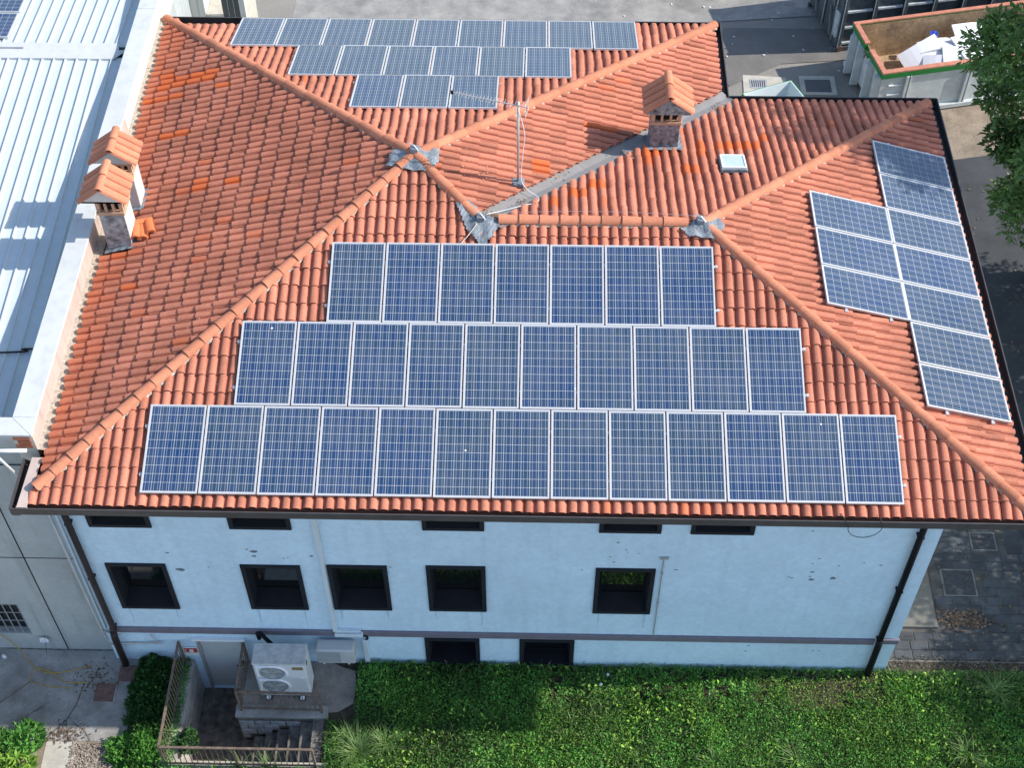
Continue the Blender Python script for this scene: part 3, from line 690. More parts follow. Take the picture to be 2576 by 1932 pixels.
b = MB(); b.tube([(11.11, WY - .03, -2.76), (11.12, WY - .03, -5.66)], .014, 6)
for z in (-3.3, -4.4): b.box(11.09, 11.14, WY - .05, WY, z - .012, z + .012)
b.box(11.03, 11.20, WY - .045, WY, -2.79, -2.74); b.build('conduit', M_ALU2, HOUSE)
b = MB(); b.tube([(13.86, -0.30, 0.02), (13.94, -0.486, 0.01)] + [(14.27 - 0.29 * math.cos(math.pi * k / 12), -0.490, -0.10 - 0.32 * math.sin(math.pi * k / 12)) for k in range(13)] + [(14.54, -0.486, 0.01), (14.50, -0.30, 0.03)], .007, 5); b.build('hanging_cable', M_RUBBER, HOUSE)
# left conduits between the two buildings
b = MB(); b.tube([(-0.28, .50, -.3), (-0.27, .50, -5.85), (0.12, .50, -5.92)], .028, 8); b.tube([(-0.14, .51, -.3), (-0.14, .51, -5.75)], .016, 6)
b.tube([(-0.27, .5, -5.8), (-0.2, .5, -6.4), (0.85, .5, -6.32)], .02, 8); b.tube([(0.74, .5, -6.0), (0.80, .5, -6.3), (0.95, .48, -6.28)], .018, 6); b.build('conduit', M_ALU2, HOUSE, smooth=True)
b = MB(); b.tube([(2.98, .5, -6.05), (2.98, .47, -5.80), (3.06, .42, -5.70), (3.20, .32, -5.78), (3.36, .20, -5.86)], .045, 9); b.build('duct', M_BLACK, HOUSE, smooth=True)
# flaked paint patches
FL = [(3.31, -2.79, .06), (3.3, -2.96, .04), (3.19, -2.73, .025), (1.65, -2.89, .03), (1.8, -3.48, .075), (3.94, -2.99, .02), (3.86, -3.02, .02), (4.4, -2.93, .03), (2.36, -3.38, .02), (10.22, -2.29, .025), (10.38, -2.53, .02), (10.1, -2.78, .02), (10.17, -2.97, .025), (10.42, -2.62, .015), (9.57, -3.26, .02), (11.38, -3.21, .025), (10.62, -2.66, .015), (5.89, -3.28, .02), (11.02, -5.97, .02), (13.77, -1.8, .02), (14.04, -2.73, .025), (13.94, -2.91, .02), (13.98, -3.21, .035), (14.01, -3.48, .05), (14.41, -3.42, .055), (13.56, -3.39, .02), (13.62, -3.43, .025), (15.24, -2.93, .03), (14.9, -2.85, .018), (14.45, -2.98, .018), (13.12, -6.09, .025), (13.09, -6.32, .025), (14.48, -6.25, .025), (14.61, -6.27, .02), (13.96, -3.37, .022)]
M_FLK = mat('bare_plaster', (0.16, 0.20, 0.23), rough=0.95, var=0.4, scale=30)
for x, z, r in FL:
    b = MB(); k = 9; b.face([(x + r * random.uniform(.7, 1.3) * 1.3 * math.cos(2 * math.pi * i / k), WY - .003, z + r * random.uniform(.4, 1.0) * math.sin(2 * math.pi * i / k)) for i in range(k)]); b.build('flaked_patch', M_FLK, HOUSE)

# ================================================================== CHIMNEYS (parts of the house)
def chimney(x0, x1, y0, y1, zbase, zbody, zvent, ze, zr_, cx0, cx1, cy0, cy1, mfront, mside):
    c = MB(); c.bbox(x0, x1, y0, y1, zbase, zbody, .008); body = c.build('chimney', mside, HOUSE)
    c = MB(); c.box(x0 + .01, x1 - .01, y0 - .006, y0 + .002, zbase + .02, zbody - .02); c.build('stained_face', mfront, body)
    c = MB(); c.bbox(x0 - .025, x1 + .025, y0 - .025, y1 + .025, zbody, zbody + .07, .008); c.build('vent_ledge', M_VENT, body)
    c = MB(); c.box(x0 + .07, x1 - .07, y0 + .07, y1 - .07, zbody + .07, zvent); c.build('flue', M_DARK, body)
    zb0, zb1 = zbody + .07, zvent
    n = 4
    for k in range(n):
        xx = x0 + .025 + (x1 - x0 - .05) * k / (n - 1); wv = .03 if 0 < k < n - 1 else .045
        for yy in (y0, y1 - .05):
            c = MB(); c.box(xx - wv * .8, xx + wv * .8, yy, yy + .05, zb0, zb1); c.build('vent_post', M_VENT, body)
    for k in (1, 2):
        yy = y0 + (y1 - y0) * k / 3
        for xx in (x0 + .0, x1 - .05):
            c = MB(); c.box(xx, xx + .05, yy - .03, yy + .03, zb0, zb1); c.build('vent_post', M_VENT, body)
    c = MB(); c.bbox(x0 - .03, x1 + .03, y0 - .03, y1 + .03, zvent, zvent + .06, .008); c.build('vent_lintel', M_VENT, body)
    zt = zvent + .06; xm = (cx0 + cx1) / 2
    c = MB(); V = [(cx0 + .05, zt), (cx1 - .05, zt), (cx1 - .02, ze), (xm, zr_ - .02), (cx0 + .02, ze)]
    c.face([(x, cy0 + .04, z) for x, z in V]); c.face([(x, cy1 - .04, z) for x, z in V[::-1]])
    for k in range(5):
        a, b_ = V[k], V[(k + 1) % 5]; c.face([(b_[0], cy0 + .04, b_[1]), (a[0], cy0 + .04, a[1]), (a[0], cy1 - .04, a[1]), (b_[0], cy1 - .04, b_[1])])
    c.build('gable_cap', mfront if mfront is not M_CHIMD else M_CHIM, body)
    nt_ = 4; w_ = (cy1 - cy0) / nt_; Lr = math.hypot(xm - cx0, zr_ - ze)
    for side in (-1, 1):
        A = Vector((cx0 if side < 0 else cx1, 0, ze)); dv = (Vector((xm, 0, zr_)) - A).normalized(); nn = Vector((-dv.z, 0, dv.x)) * (1 if side < 0 else -1)
        for k in range(nt_):
            c = MB(); yc = cy0 + w_ * (k + .5); prof = []
            for i in range(8):
                a = math.pi * i / 7; prof.append((-math.cos(a) * w_ * .47, math.sin(a) * .055 + .01))
            prof = [(-w_ / 2, .004)] + prof + [(w_ / 2, .004)]
            P = [A + nn * h + Vector((0, yc + u, 0)) for u, h in prof]; Q = [p + dv * (Lr + .0) for p in P]
            for i in range(len(P) - 1):
                q = [P[i], P[i + 1], Q[i + 1], Q[i]]; c.face(q if side > 0 else q[::-1])
            c.face([p for p in P]); 
            o = c.build('cap_tile', M_RIDGE, body, smooth=False)
            try:
                o.data.polygons.foreach_set('use_smooth', [True] * len(o.data.polygons)); o.data.set_sharp_from_angle(angle=R(45))
            except Exception: pass
    for k in range(2):
        c = MB(); L = (cy1 - cy0 + .05) / 2; ya = cy0 - .02 + k * L; V2, F2 = half_tile(L + (.04 if k == 0 else .0), .085, .078)
        c.raw([(xm + v[0], ya + v[1], zr_ + v[2] - .0) for v in V2], F2); c.build('cap_ridge_tile', M_RIDGE, body, smooth=True).data.set_sharp_from_angle(angle=R(40))
    return body
chimney(0.17, 0.67, 5.68, 6.18, -0.02, 1.06, 1.40, 1.42, 1.76, -0.10, 0.80, 5.56, 6.38, M_CHIMD, M_CHIM)
chimney(0.16, 0.64, 6.76, 7.20, 0.0, 1.10, 1.36, 1.40, 1.73, -0.13, 0.78, 6.80 - .12, 7.50 - .12, M_CHIM, M_CHIM)
chimney(10.90, 11.48, 8.26, 8.80, 0.2, 1.27, 1.62, 1.72, 2.08, 10.72, 11.68, 8.02, 8.86, M_CHIML, M_CHIML)
# lead / bitumen skirts at chimney feet
for (x0, x1, y0, y1, zfun) in ((0.10, 0.74, 5.56, 6.26, zl), (0.10, 0.71, 6.66, 7.28, zl), (10.84, 11.58, 8.12, 8.92, zb2)):
    b = MB(); n = 8
    for i in range(n):
        for j in range(n):
            q = []
            for di, dj in ((0, 0), (1, 0), (1, 1), (0, 1)):
                x = x0 + (x1 - x0) * (i + di) / n; y = y0 + (y1 - y0) * (j + dj) / n; q.append((x, y, zfun(x, y) + .085 + .008 * math.sin(x * 40 + y * 31)))
            b.face(q)
    b.build('chimney_skirt', M_LEAD, HOUSE)
# roof window
Ms = basis((12.53, 7.57, zb2(12.53, 7.57) + 0.10), Vector((-1, 0, 0)), Vector((0, -0.963, 0.2696)), Vector((0, 0.2696, 0.963)))
b = MB(); b.bbox(-.27, .27, -.31, .31, -.08, .0, .012, Ms); RW = b.build('roof_window', M_LEAD, HOUSE)
b = MB()
for q in ((-.25, .25, -.29, -.25), (-.25, .25, .25, .29), (-.25, -.21, -.25, .25), (.21, .25, -.25, .25)): b.bbox(*q, .002, .045, .008, Ms)
b.build('window_frame', M_WHITE, RW)
b = MB(); b.box(-.21, .21, -.25, .25, .003, .03, Ms); b.build('pane', M_SKYL, RW)

def roof_litter(label, pts, seed_, m_, size):
    r2 = np.random.default_rng(seed_); b = MB()
    for (x, y, n, sp) in pts:
        for i in range(n):
            px, py = x + r2.normal() * sp, y + r2.normal() * sp; s = size * r2.uniform(.5, 1.4); a = r2.uniform(0, 6.28); z = roofz(px, py) + .03 + r2.uniform(0, .05); b.cur = r2.uniform()
            b.face([(px + s * math.cos(a), py + s * math.sin(a), z), (px + s * .5 * math.cos(a + 1.6), py + s * .5 * math.sin(a + 1.6), z + .012), (px - s * math.cos(a), py - s * math.sin(a), z + .004), (px + s * .5 * math.cos(a - 1.6), py + s * .5 * math.sin(a - 1.6), z + .01)])
    return tag(b.build('roof_debris', m_, None, tint=True), label, 'debris', None, 'stuff')
roof_litter('dry leaves and twigs caught at the foot of the roof valley', [(7.75, 5.36, 40, .07), (8.3, 5.9, 20, .12), (9.2, 6.7, 18, .15), (10.4, 8.0, 25, .12), (12.5, 10.2, 20, .1), (10.45, 4.85, 14, .05)], 91, mat('dead_leaf', (0.26, 0.15, 0.08), rough=.9, tint='attr', tamp=.5), .03)
roof_litter('pale mortar crumbs scattered on the roof tiles', [(7.6, 6.5, 26, .16), (7.2, 6.8, 16, .14), (.9, .75, 8, .06), (15.9, 1.0, 10, .05), (12.4, 4.7, 14, .5), (3, 3.2, 10, .6), (5, 5.2, 10, .5)], 92, mat('mortar_crumb', (0.55, 0.46, 0.34), rough=.9, tint='attr', tamp=.3), .018)
# ================================================================== SOLAR PANELS
PW, PL, PIT = 0.984, 1.648, 1.009
def panel_parts(root):
    f = MB(); t = 0.028
    f.box(0, PW, 0, t, -.042, 0); f.box(0, PW, PL - t, PL, -.042, 0); f.box(0, t, t, PL - t, -.042, 0); f.box(PW - t, PW, t, PL - t, -.042, 0)
    fr = f.build('frame', M_ALU, root)
    f = MB(); f.box(t, PW - t, t, PL - t, -.03, -.008); bs = f.build('backsheet', M_BACK, root)
    me = bpy.data.meshes.new('cells'); V = []; F = []; UV = []; T = []
    gx = .011; cw = (PW - 2 * t - .012) / 6; ch = (PL - 2 * t - .016) / 10
    for j in range(10):
        for i in range(6):
            x0 = t + .006 + i * cw + gx / 2; y0 = t + .008 + j * ch + gx * .4; x1 = x0 + cw - gx; y1 = y0 + ch - gx * .8; k = len(V)
            V += [(x0, y0, -.006), (x1, y0, -.006), (x1, y1, -.006), (x0, y1, -.006)]; F.append((k, k + 1, k + 2, k + 3)); UV += [(0, 0), (1, 0), (1, 1), (0, 1)]; T.append(random.random())
    me.from_pydata(V, [], F); me.materials.append(M_CELL); uv = me.uv_layers.new(name='UVMap'); uv.data.foreach_set('uv', [c for p in UV for c in p])
    a = me.attributes.new('tint', 'FLOAT', 'FACE'); a.data.foreach_set('value', T)
    ce = bpy.data.objects.new('solar_cells', me); col.objects.link(ce); ce.parent = root
    return [fr, bs, ce]
PROTO = None
def solar(M, label, group):
    global PROTO
    r = local('solar_panel', label, 'solar panel', M, group)
    if PROTO is None: PROTO = panel_parts(r)
    else:
        for p in PROTO: share(p, r)
    return r
H_ = 0.1346; TP = 0.2801; CS = 1 / math.hypot(1, TP); SN = TP * CS
def jit(): return random.uniform(-.004, .004)
def rail(pts, label, clampn=0):
    a, b_ = Vector(pts[0]), Vector(pts[1]); r = thing('mounting_rail', label, 'rail', a, 'aluminium mounting rails under the solar panels')
    m_ = MB(); m_.bar(a, b_, .045, .04); m_.build('rail_bar', M_ALU, r)
    for e in (a, b_):
        d = (b_ - a).normalized(); m_ = MB(); m_.bar(e - d * .02, e + d * .02, .06, .055); m_.build('end_clamp', M_ALU, r)
def frontrow(u0, v0, n, nm):
    for k in range(n):
        v = v0 + jit(); o = (u0 + k * PIT, v * CS - H_ * SN, v * SN + H_ * CS)
        lab = '%s blue solar panel from the left in the %s row, front slope' % (ORD[k], nm) if k else 'blue solar panel at the left end of the %s row, front slope' % nm
        if k == n - 1: lab = 'blue solar panel at the right end of the %s row, front slope' % nm
        solar(basis(o, (1, 0, 0), (0, CS, SN), (0, -SN, CS)), lab, 'solar panels on the front slope')
    for q, h in (('lower', .35), ('upper', 1.25)):
        v = v0 + h; y, z = v * CS - (H_ - .065) * SN, v * SN + (H_ - .065) * CS
        rail(((u0 - .04, y, z), (u0 + n * PIT + .03, y, z)), 'aluminium rail running under the %s part of the %s front row of panels' % (q, nm))
frontrow(1.8517, -0.1098, 13, 'lowest'); frontrow(3.3157, 1.5552, 10, 'middle'); frontrow(4.8319, 3.2096, 7, 'top')
def backrow(u0, v0, n, nm):
    for k in range(n):
        v = v0 + jit(); x = u0 + k * PIT + PW; o = (x, 13.0444 - (v * CS - H_ * SN), v * SN + H_ * CS)
        lab = '%s greyish solar panel from the left in the %s row, back slope' % (ORD[k], nm) if k else 'greyish solar panel at the left end of the %s row, back slope' % nm
        if k == n - 1: lab = 'greyish solar panel at the right end of the %s row, back slope' % nm
        solar(basis(o, (-1, 0, 0), (0, -CS, SN), (0, SN, CS)), lab, 'solar panels on the back slope')
    for q, h in (('far', .35), ('near', 1.25)):
        v = v0 + h; y, z = 13.0444 - (v * CS - (H_ - .065) * SN), v * SN + (H_ - .065) * CS
        rail(((u0 - .04, y, z), (u0 + n * PIT + .03, y, z)), 'aluminium rail under the %s part of the %s panel row on the back slope' % (q, nm))
backrow(1.7563, -0.1849, 9, 'long eave'); backrow(3.28, 1.4235, 6, 'middle'); backrow(4.7695, 3.039, 3, 'short upper')
WR = 16.9625
for cname, v0, ks in (('outer', -0.1368, range(7)), ('inner', 1.52, range(2, 5))):
    ks = list(ks)
    for k in ks:
        v = v0 + jit(); o = (WR - (v * CS - H_ * SN), 8.7365 - (k + 1) * PIT, v * SN + H_ * CS)
        pos = ORD[k - ks[0]] + ' farthest'
        if k == ks[0]: pos = 'farthest'
        if k == ks[-1]: pos = 'nearest'
        solar(basis(o, (0, 1, 0), (-CS, 0, SN), (SN, 0, CS)), '%s blue solar panel in the %s column of the right slope' % (pos, cname), 'solar panels on the right slope')
    for q, h in (('lower', .35), ('upper', 1.25)):
        v = v0 + h; x, z = WR - (v * CS - (H_ - .065) * SN), v * SN + (H_ - .065) * CS
        rail(((x, 8.7365 - ks[0] * PIT + .03, z), (x, 8.7365 - (ks[-1] + 1) * PIT - .06, z)), 'aluminium rail under the %s edge of the %s panel column on the right slope' % (q, cname))

for (x, v, lab) in ((3.86, 3.06, 'left end panel of the middle front row'), (9.33, 1.95, 'middle of the middle front row'), (7.43, .75, 'centre of the lowest front row'), (13.62, 1.34, 'right part of the lowest front row')):
    y, z = v * CS - (H_ + .002) * SN, v * SN + (H_ + .002) * CS; r_ = random.uniform(.014, .022)
    b = MB(); b.face([(x + r_ * random.uniform(.7, 1.3) * math.cos(k * .9), y + r_ * random.uniform(.7, 1.3) * math.sin(k * .9), z + TP * r_ * math.sin(k * .9)) for k in range(7)]); tag(b.build('bird_dropping', M_FOAM), 'white bird dropping on the ' + lab, 'dropping')
# ================================================================== ANTENNA
ax_, ay_ = 8.24, 6.42; az = zr1(ax_, ay_)
AN = thing('tv_antenna', 'thin television antenna on a tall steel mast in front of the back panels', 'antenna', (ax_, ay_, az))
b = MB(); b.tube([(ax_, ay_, az - .05), (ax_, ay_, 3.32)], .023, 10); b.build('mast', M_ALU2, AN, smooth=True)
b = MB(); b.bbox(ax_ - .12, ax_ + .12, ay_ - .1, ay_ + .1, az - .02, az + .12, .02); b.build('mast_foot', M_LEAD, AN)
b = MB(); E0, E1 = Vector((8.42, 6.36, 3.24)), Vector((7.02, 6.70, 3.30)); b.bar(E0, E1, .016, .016); b.build('boom', M_ALU2, AN)
dv = (E1 - E0).normalized(); pv = dv.cross(Vector((0, 0, 1))).normalized()
for k in range(20):
    p = E0 + dv * (.12 + k * .066); h = .13 - k * .0035; b = MB(); b.tube([p - pv * h, p + pv * h], .0038, 5); b.build('element', M_ALU2, AN)
b = MB(); 
for zz in (-.14, -.09, .09, .14): b.tube([E0 + dv * .02 - pv * .14 + Vector((0, 0, zz)), E0 + dv * .02 + pv * .14 + Vector((0, 0, zz))], .005, 5)
b.tube([E0 + dv * .02 + Vector((0, 0, -.15)), E0 + dv * .02 + Vector((0, 0, .15))], .008, 5); b.build('reflector', M_ALU2, AN)
b = MB(); b.bbox(E1.x - .03, E1.x + .02, E1.y - .02, E1.y + .03, E1.z - .03, E1.z + .03, .005); b.build('end_cap', M_BLACK, AN)
def wire(name, pts, r, m_, label, cat='cable', sub=6):
    P = [Vector(p) for p in pts]; out_ = []
    for i in range(len(P) - 1):
        p0, p1, p2, p3 = P[max(i - 1, 0)], P[i], P[i + 1], P[min(i + 2, len(P) - 1)]
        for k in range(sub):
            t = k / sub; out_.append(.5 * ((2 * p1) + (-p0 + p2) * t + (2 * p0 - 5 * p1 + 4 * p2 - p3) * t * t + (-p0 + 3 * p1 - 3 * p2 + p3) * t ** 3))
    out_.append(P[-1]); b = MB(); b.tube(out_, r, 6); o = b.build(name, m_, None, smooth=True); return tag(o, label, cat)
wire('antenna_cable', [(8.26, 6.40, 3.1), (8.36, 6.38, 2.6), (8.33, 6.38, 2.1), (8.30, 6.36, 1.5), (8.42, 6.22, 1.34), (8.62, 6.10, 1.27), (8.60, 5.92, 1.30), (8.2, 5.66, 1.40), (7.9, 5.50, 1.44), (7.66, 5.30, 1.56)], .007, M_WHITE, 'thin white cable running from the antenna mast down along the roof valley')
wire('lightning_wire', [(7.50, 5.05, 1.56), (7.25, 4.70, 1.44), (6.9, 4.40, 1.33), (6.5, 4.24, 1.285), (6.15, 4.22, 1.28)], .009, mat('pale_wire', (0.55, 0.48, 0.42), rough=.6), 'pale wire lying over front tiles left of the middle junction')
wire('ridge_wire', [(7.75, 5.36, 1.52), (9.0, 5.40, 1.56), (10.4, 5.40, 1.56), (11.6, 5.28, 1.60)], .004, M_ALU2, 'thin wire stretched behind the horizontal ridge')
# loose spare tiles by the left chimney
for i, (x, y, rz, tl, lab) in enumerate(((0.86, 5.86, 12, 25, 'new orange spare tile leaning outermost on the stack by left chimney'), (1.0, 5.96, 20, 10, 'wide new orange spare tile lying flat beside the left chimney'), (0.78, 6.16, -70, 12, 'orange spare tile lying crosswise behind the leaning spare tiles'), (0.74, 5.84, 8, 35, 'orange spare tile standing closest to the white chimney side'))):
    z = zl(x, y) + .12 + .02 * i; M_ = Matrix.Translation((x, y, z)) @ Matrix.Rotation(R(rz), 4, 'Z') @ Matrix.Rotation(R(tl - 20), 4, 'Y')
    b = MB(); b.raw([(v[0] * 1.15, v[1] * .9 - .15, v[2]) for v in TV], TF); b.raw([(v[0] * 1.15, v[1] * .9 - .15, v[2] - .03) for v in TV], TF)
    o = b.build('loose_tile', mat('new_orange_tile', (0.60, 0.17, 0.06), rough=.8, var=.1), None); o.matrix_world = M_; tag(o, lab, 'roof tile', 'spare tiles stacked by the left chimney')

# ================================================================== NEIGHBOUR BUILDING (left)
NB = thing('neighbour_building', 'grey concrete workshop with a white ribbed metal roof at left', 'building', (-4, 6, G))
NF = 0.76
gate_h = [(-2.95, -1.93, -6.47, -5.27)]
b = MB(); h = gate_h[0]
for x0, x1, z0, z1 in ((-14, h[0], WB + .8, -.42), (h[1], -0.24, WB + .8, -.42), (h[0], h[1], WB + .8, h[2]), (h[0], h[1], h[3], -.42)): b.face([(x0, NF, z0), (x1, NF, z0), (x1, NF, z1), (x0, NF, z1)])
b.face([(h[0], NF, h[2]), (h[0], NF + .2, h[2]), (h[1], NF + .2, h[2]), (h[1], NF, h[2])]); b.face([(h[1], NF, h[2]), (h[1], NF + .2, h[2]), (h[1], NF + .2, h[3]), (h[1], NF, h[3])]); b.face([(h[0], NF, h[3]), (h[1], NF, h[3]), (h[1], NF + .2, h[3]), (h[0], NF + .2, h[3])])
b.face([(-.24, NF, WB + .8), (-.24, 18, WB + .8), (-.24, 18, -.45), (-.24, NF, -.45)]); b.face([(-14, 18, WB + .8), (-14, NF, WB + .8), (-14, NF, -.45), (-14, 18, -.45)]); b.face([(-.24, 18, WB + .8), (-14, 18, WB + .8), (-14, 18, -.45), (-.24, 18, -.45)])
b.build('wall', M_NWALL, NB)
b = MB(); b.box(-1.325, -1.30, NF - .004, NF + .01, WB + .8, -.5); b.box(-14, -.25, NF - .0035, NF + .01, -3.50, -3.475); b.build('wall_joint', M_DARK, NB)
b = MB()
b.box(h[0], h[1], NF + .17, NF + .19, h[2], h[3]); W_ = b.build('window', M_GLASS, NB)
for k in range(7):
    x = h[0] + .05 + k * .155; b = MB(); b.box(x, x + .016, NF + .02, NF + .036, h[2], h[3]); b.build('window_bar', M_ALU2, W_)
for k in range(4):
    z = h[2] + .14 + k * .32; b = MB(); b.box(h[0], h[1], NF + .038, NF + .05, z, z + .016); b.build('window_bar', M_ALU2, W_)
# parapet: brick core, cream inner face, white coping
b = MB(); b.box(-.50, -.155, .80, 18, -.40, .44); b.build('parapet', M_CREAM, NB)
b = MB(); b.box(-.155, -.148, .80, 9.3, -.35, .44); b.build('parapet_flashing', M_PINK, NB)
for yy, y1 in ((1.16, 8.2), (8.206, 13.0), (13.006, 18.0)):
    b = MB(); b.bbox(-.56, -.135, yy, y1, .44, .485, .01); b.build('parapet_coping', M_CAPW, NB)
b = MB(); b.prism([(-.56, 1.156), (-.135, .76), (-.135, 1.156)], .44, .485); b.build('parapet_coping', M_CAPW, NB)
b = MB(); b.prism([(-14, .76), (-.14, .757), (-.562, 1.15), (-14, 1.15)], .44, .484); b.build('parapet_coping', M_CAPW, NB)
b = MB(); b.box(-14, -.50, .80, 1.10, -.45, .44); b.build('front_parapet', M_NWALL, NB)
for k in range(3):
    b = MB(); b.box(-.49 + (k % 2) * .06, -.20, .785, .80, .30 - k * .11, .39 - k * .11); b.build('brick', mat('brick_orange', (0.42, 0.15, 0.08), rough=.9, var=.25, scale=12), NB)
b = MB(); b.tube([(-.86, .60, .28), (-.80, .56, .28), (-.22, .58, .28)], .034, 9); b.tube([(-.84, .60, .26), (-.84, .62, .1), (-.62, .64, -.55)], .026, 8); b.build('overflow_pipe', M_WHITE, NB, smooth=True)
# ribbed metal sheets either side of a ridge cap
zm1 = lambda y: -.58 + .0640 * y; zm2 = lambda y: zm1(11.8) - .055 * (y - 11.8)
def ribbed(y0, y1, zfun, name):
    b = MB(); x = -0.62; prof = [(-.56, 0), (-.62, 0)]
    prof = [(-.50, 0)]
    while x > -13:
        prof += [(x - .02, 0), (x - .032, .045), (x - .058, .045), (x - .070, 0)]; x -= .2575
    for (a, h0), (c, h1) in zip(prof, prof[1:]): b.face([(a, y0, zfun(y0) + h0), (a, y1, zfun(y1) + h0), (c, y1, zfun(y1) + h1), (c, y0, zfun(y0) + h1)][::-1])
    b.face([(-.50, y0, zfun(y0) - .06), (-.50, y1, zfun(y1) - .06), (-13, y1, zfun(y1) - .06), (-13, y0, zfun(y0) - .06)])
    return b.build(name, M_WMETAL, NB)
ribbed(1.10, 11.62, zm1, 'metal_roof'); ribbed(12.0, 18.0, zm2, 'metal_roof')
zz = zm1(11.8)
b = MB(); b.face([(-13, 11.52, zz + .035), (-.86, 11.52, zz + .035), (-.80, 11.8, zz + .055), (-13, 11.8, zz + .055)]); b.face([(-13, 11.8, zz + .055), (-.80, 11.8, zz + .055), (-.86, 12.08, zz + .035), (-13, 12.08, zz + .035)]); b.face([(-13, 11.52, zz - .02), (-.86, 11.52, zz - .02), (-.86, 11.52, zz + .035), (-13, 11.52, zz + .035)])
b.face([(-.86, 11.52, zz + .035), (-.60, 11.9, zz + .01), (-.80, 11.8, zz + .055)]); b.build('ridge_cap', M_CAPW, NB)
b = MB(); b.tube([(-13, 11.84, zz + .075), (-2.95, 11.84, zz + .075)], .014, 6); b.build('conduit', M_ALU2, NB)
wire('dark_cable', [(-13, 3.1, zm1(3.1) + .05), (-2.2, 3.3, zm1(3.3) + .05), (-1.1, 3.42, zm1(3.4) + .05), (-.62, 3.36, zm1(3.4) + .05)], .02, M_BROWN, 'dark cable crossing the near end of the white metal roof')
for M_, lab in ((basis((-3.40, 12.22, zm2(12.22) + .09), Vector((0, 1, -.055)).normalized(), (-1, 0, 0), Vector((0, .055, 1)).normalized()), 'solar panel beyond the ridge cap on the white metal roof, top left corner'),
                (basis((-3.40, 13.24, zm2(13.24) + .09), Vector((0, 1, -.055)).normalized(), (-1, 0, 0), Vector((0, .055, 1)).normalized()), 'farthest solar panel on the white metal roof, cut by the top edge'),
                (basis((-3.38, 10.52, zm1(10.52) + .09), Vector((0, 1, .064)).normalized(), (-1, 0, 0), Vector((0, -.064, 1)).normalized()), 'solar panel on the near side of the white metal roof ridge cap')):
    solar(M_, lab, 'solar panels on the white metal roof')
# cream building behind, pillar, gate
CB = thing('cream_building', 'cream rendered building wall behind the far left roof corner', 'building', (-1.5, 17, G))
b = MB(); b.box(-3.2, .11, 18.05, 20, G, .8); b.box(-.13, .11, 16.1, 18.04, G, .8); b.box(-.24, -.13, 16.1, 16.4, G, .8); b.build('wall', M_CREAM, CB)
b = MB(); b.box(-.05, -.035, 16.09, 16.1, G, .8); b.build('wall_joint', M_BEIGE, CB)
o = MB(); o.box(.12, .54, 16.12, 20, G, -2.0); tag(o.build('boundary_wall', M_BEIGE), 'beige concrete boundary wall beside the cream building', 'wall')
GT = thing('metal_gate', 'dark grey sheet gate between beige wall and white post', 'gate', (.78, 16.2, G))
for k in range(3):
    b = MB(); b.box(.56 + k * .15, .70 + k * .15, 16.16, 16.19, G, -.6); b.build('gate_board', M_GREYD, GT)
b = MB(); b.bbox(1.01, 1.16, 16.1, 16.25, G, -1.2, .01); tag(b.build('gate_post', M_CREAM), 'white post at the right end of the dark gate', 'post')
b = MB(); b.bbox(1.2, 1.9, 20.6, 20.9, G, G + .25, .02); b.bbox(1.25, 2.6, 20.2, 20.35, G, G + .12, .02); tag(b.build('kerb_block', M_CREAM), 'pale kerb with broken edge beyond the far eave', 'kerb')
b = MB(); b.bbox(1.32, 1.75, 21.2, 21.4, G, G + .12, .01); tag(b.build('brick_pile', mat('brick_orange', (0.42, 0.15, 0.08))), 'orange bricks lying by the pale kerb beyond the eave', 'bricks')

# ================================================================== STAIRWELL
FLZ = -8.38
b = MB(); b.face([(1.45, -1.80, FLZ), (4.4, -1.80, FLZ), (4.4, .74, FLZ), (1.45, .74, FLZ)]); structure(b.build('well_floor', M_CONCD))
b = MB(); b.box(1.17, 1.45, -1.95, .54, FLZ, G + .02); tag(b.build('retaining_wall', mat('pale_concrete', (0.52, 0.50, 0.46), rough=.95, c2=(0.26, 0.24, 0.21), scale=3.5, bump=.4, fine=.15, fscale=25)), 'pale weathered retaining wall along the left of the stairwell', 'wall')
b = MB(); b.box(1.45, 4.5, -1.95, -1.80, FLZ, G + .01); tag(b.build('front_retaining_wall', M_CONC), 'low concrete edge wall along the near side of the stairs', 'wall')
b = MB(); b.box(1.12, 4.55, -1.83, -1.77, G + .012, G + .05); tag(b.build('kerb_strip', M_BEIGE), 'thin pale kerb strip under the near railing', 'kerb')
BWT = thing('block_wall', 'grey block retaining wall between the stairs and the terrace', 'wall', (3.4, -.7, G))
b = MB(); b.box(2.56, 4.35, -.70, -.55, FLZ, G - .02); b.build('wall_core', M_CONCD, BWT)
b = MB(); b.bbox(2.50, 4.42, -.78, -.50, G - .02, G + .06, .015); b.build('wall_cap', M_CONC, BWT)
b = MB(); b.box(3.35, 4.35, -.735, -.70, G - .55, G - .02); b.box(2.53, 3.35, -.735, -.70, G - .22, G - .02); b.build('rendered_face', M_CONCD, BWT)
for r_ in range(5):
    for c_ in range(6):
        x = 2.54 + c_ * .33 - (r_ % 2) * .16; z1_ = G - .23 - r_ * .19
        if x + .32 > 4.0 - r_ * .34 or x < 2.36: continue
        b = MB(); b.bbox(max(2.54, x), x + .308, -.745 - random.uniform(0, .012), -.70, z1_ - .172, z1_, .008); b.build('block', M_BLOCK, BWT)
b = MB(); b.box(2.50, 2.56, -.70, .54, FLZ, G); tag(b.build('side_wall', M_CONCD), 'dark side wall of the stairwell beside the door', 'wall')
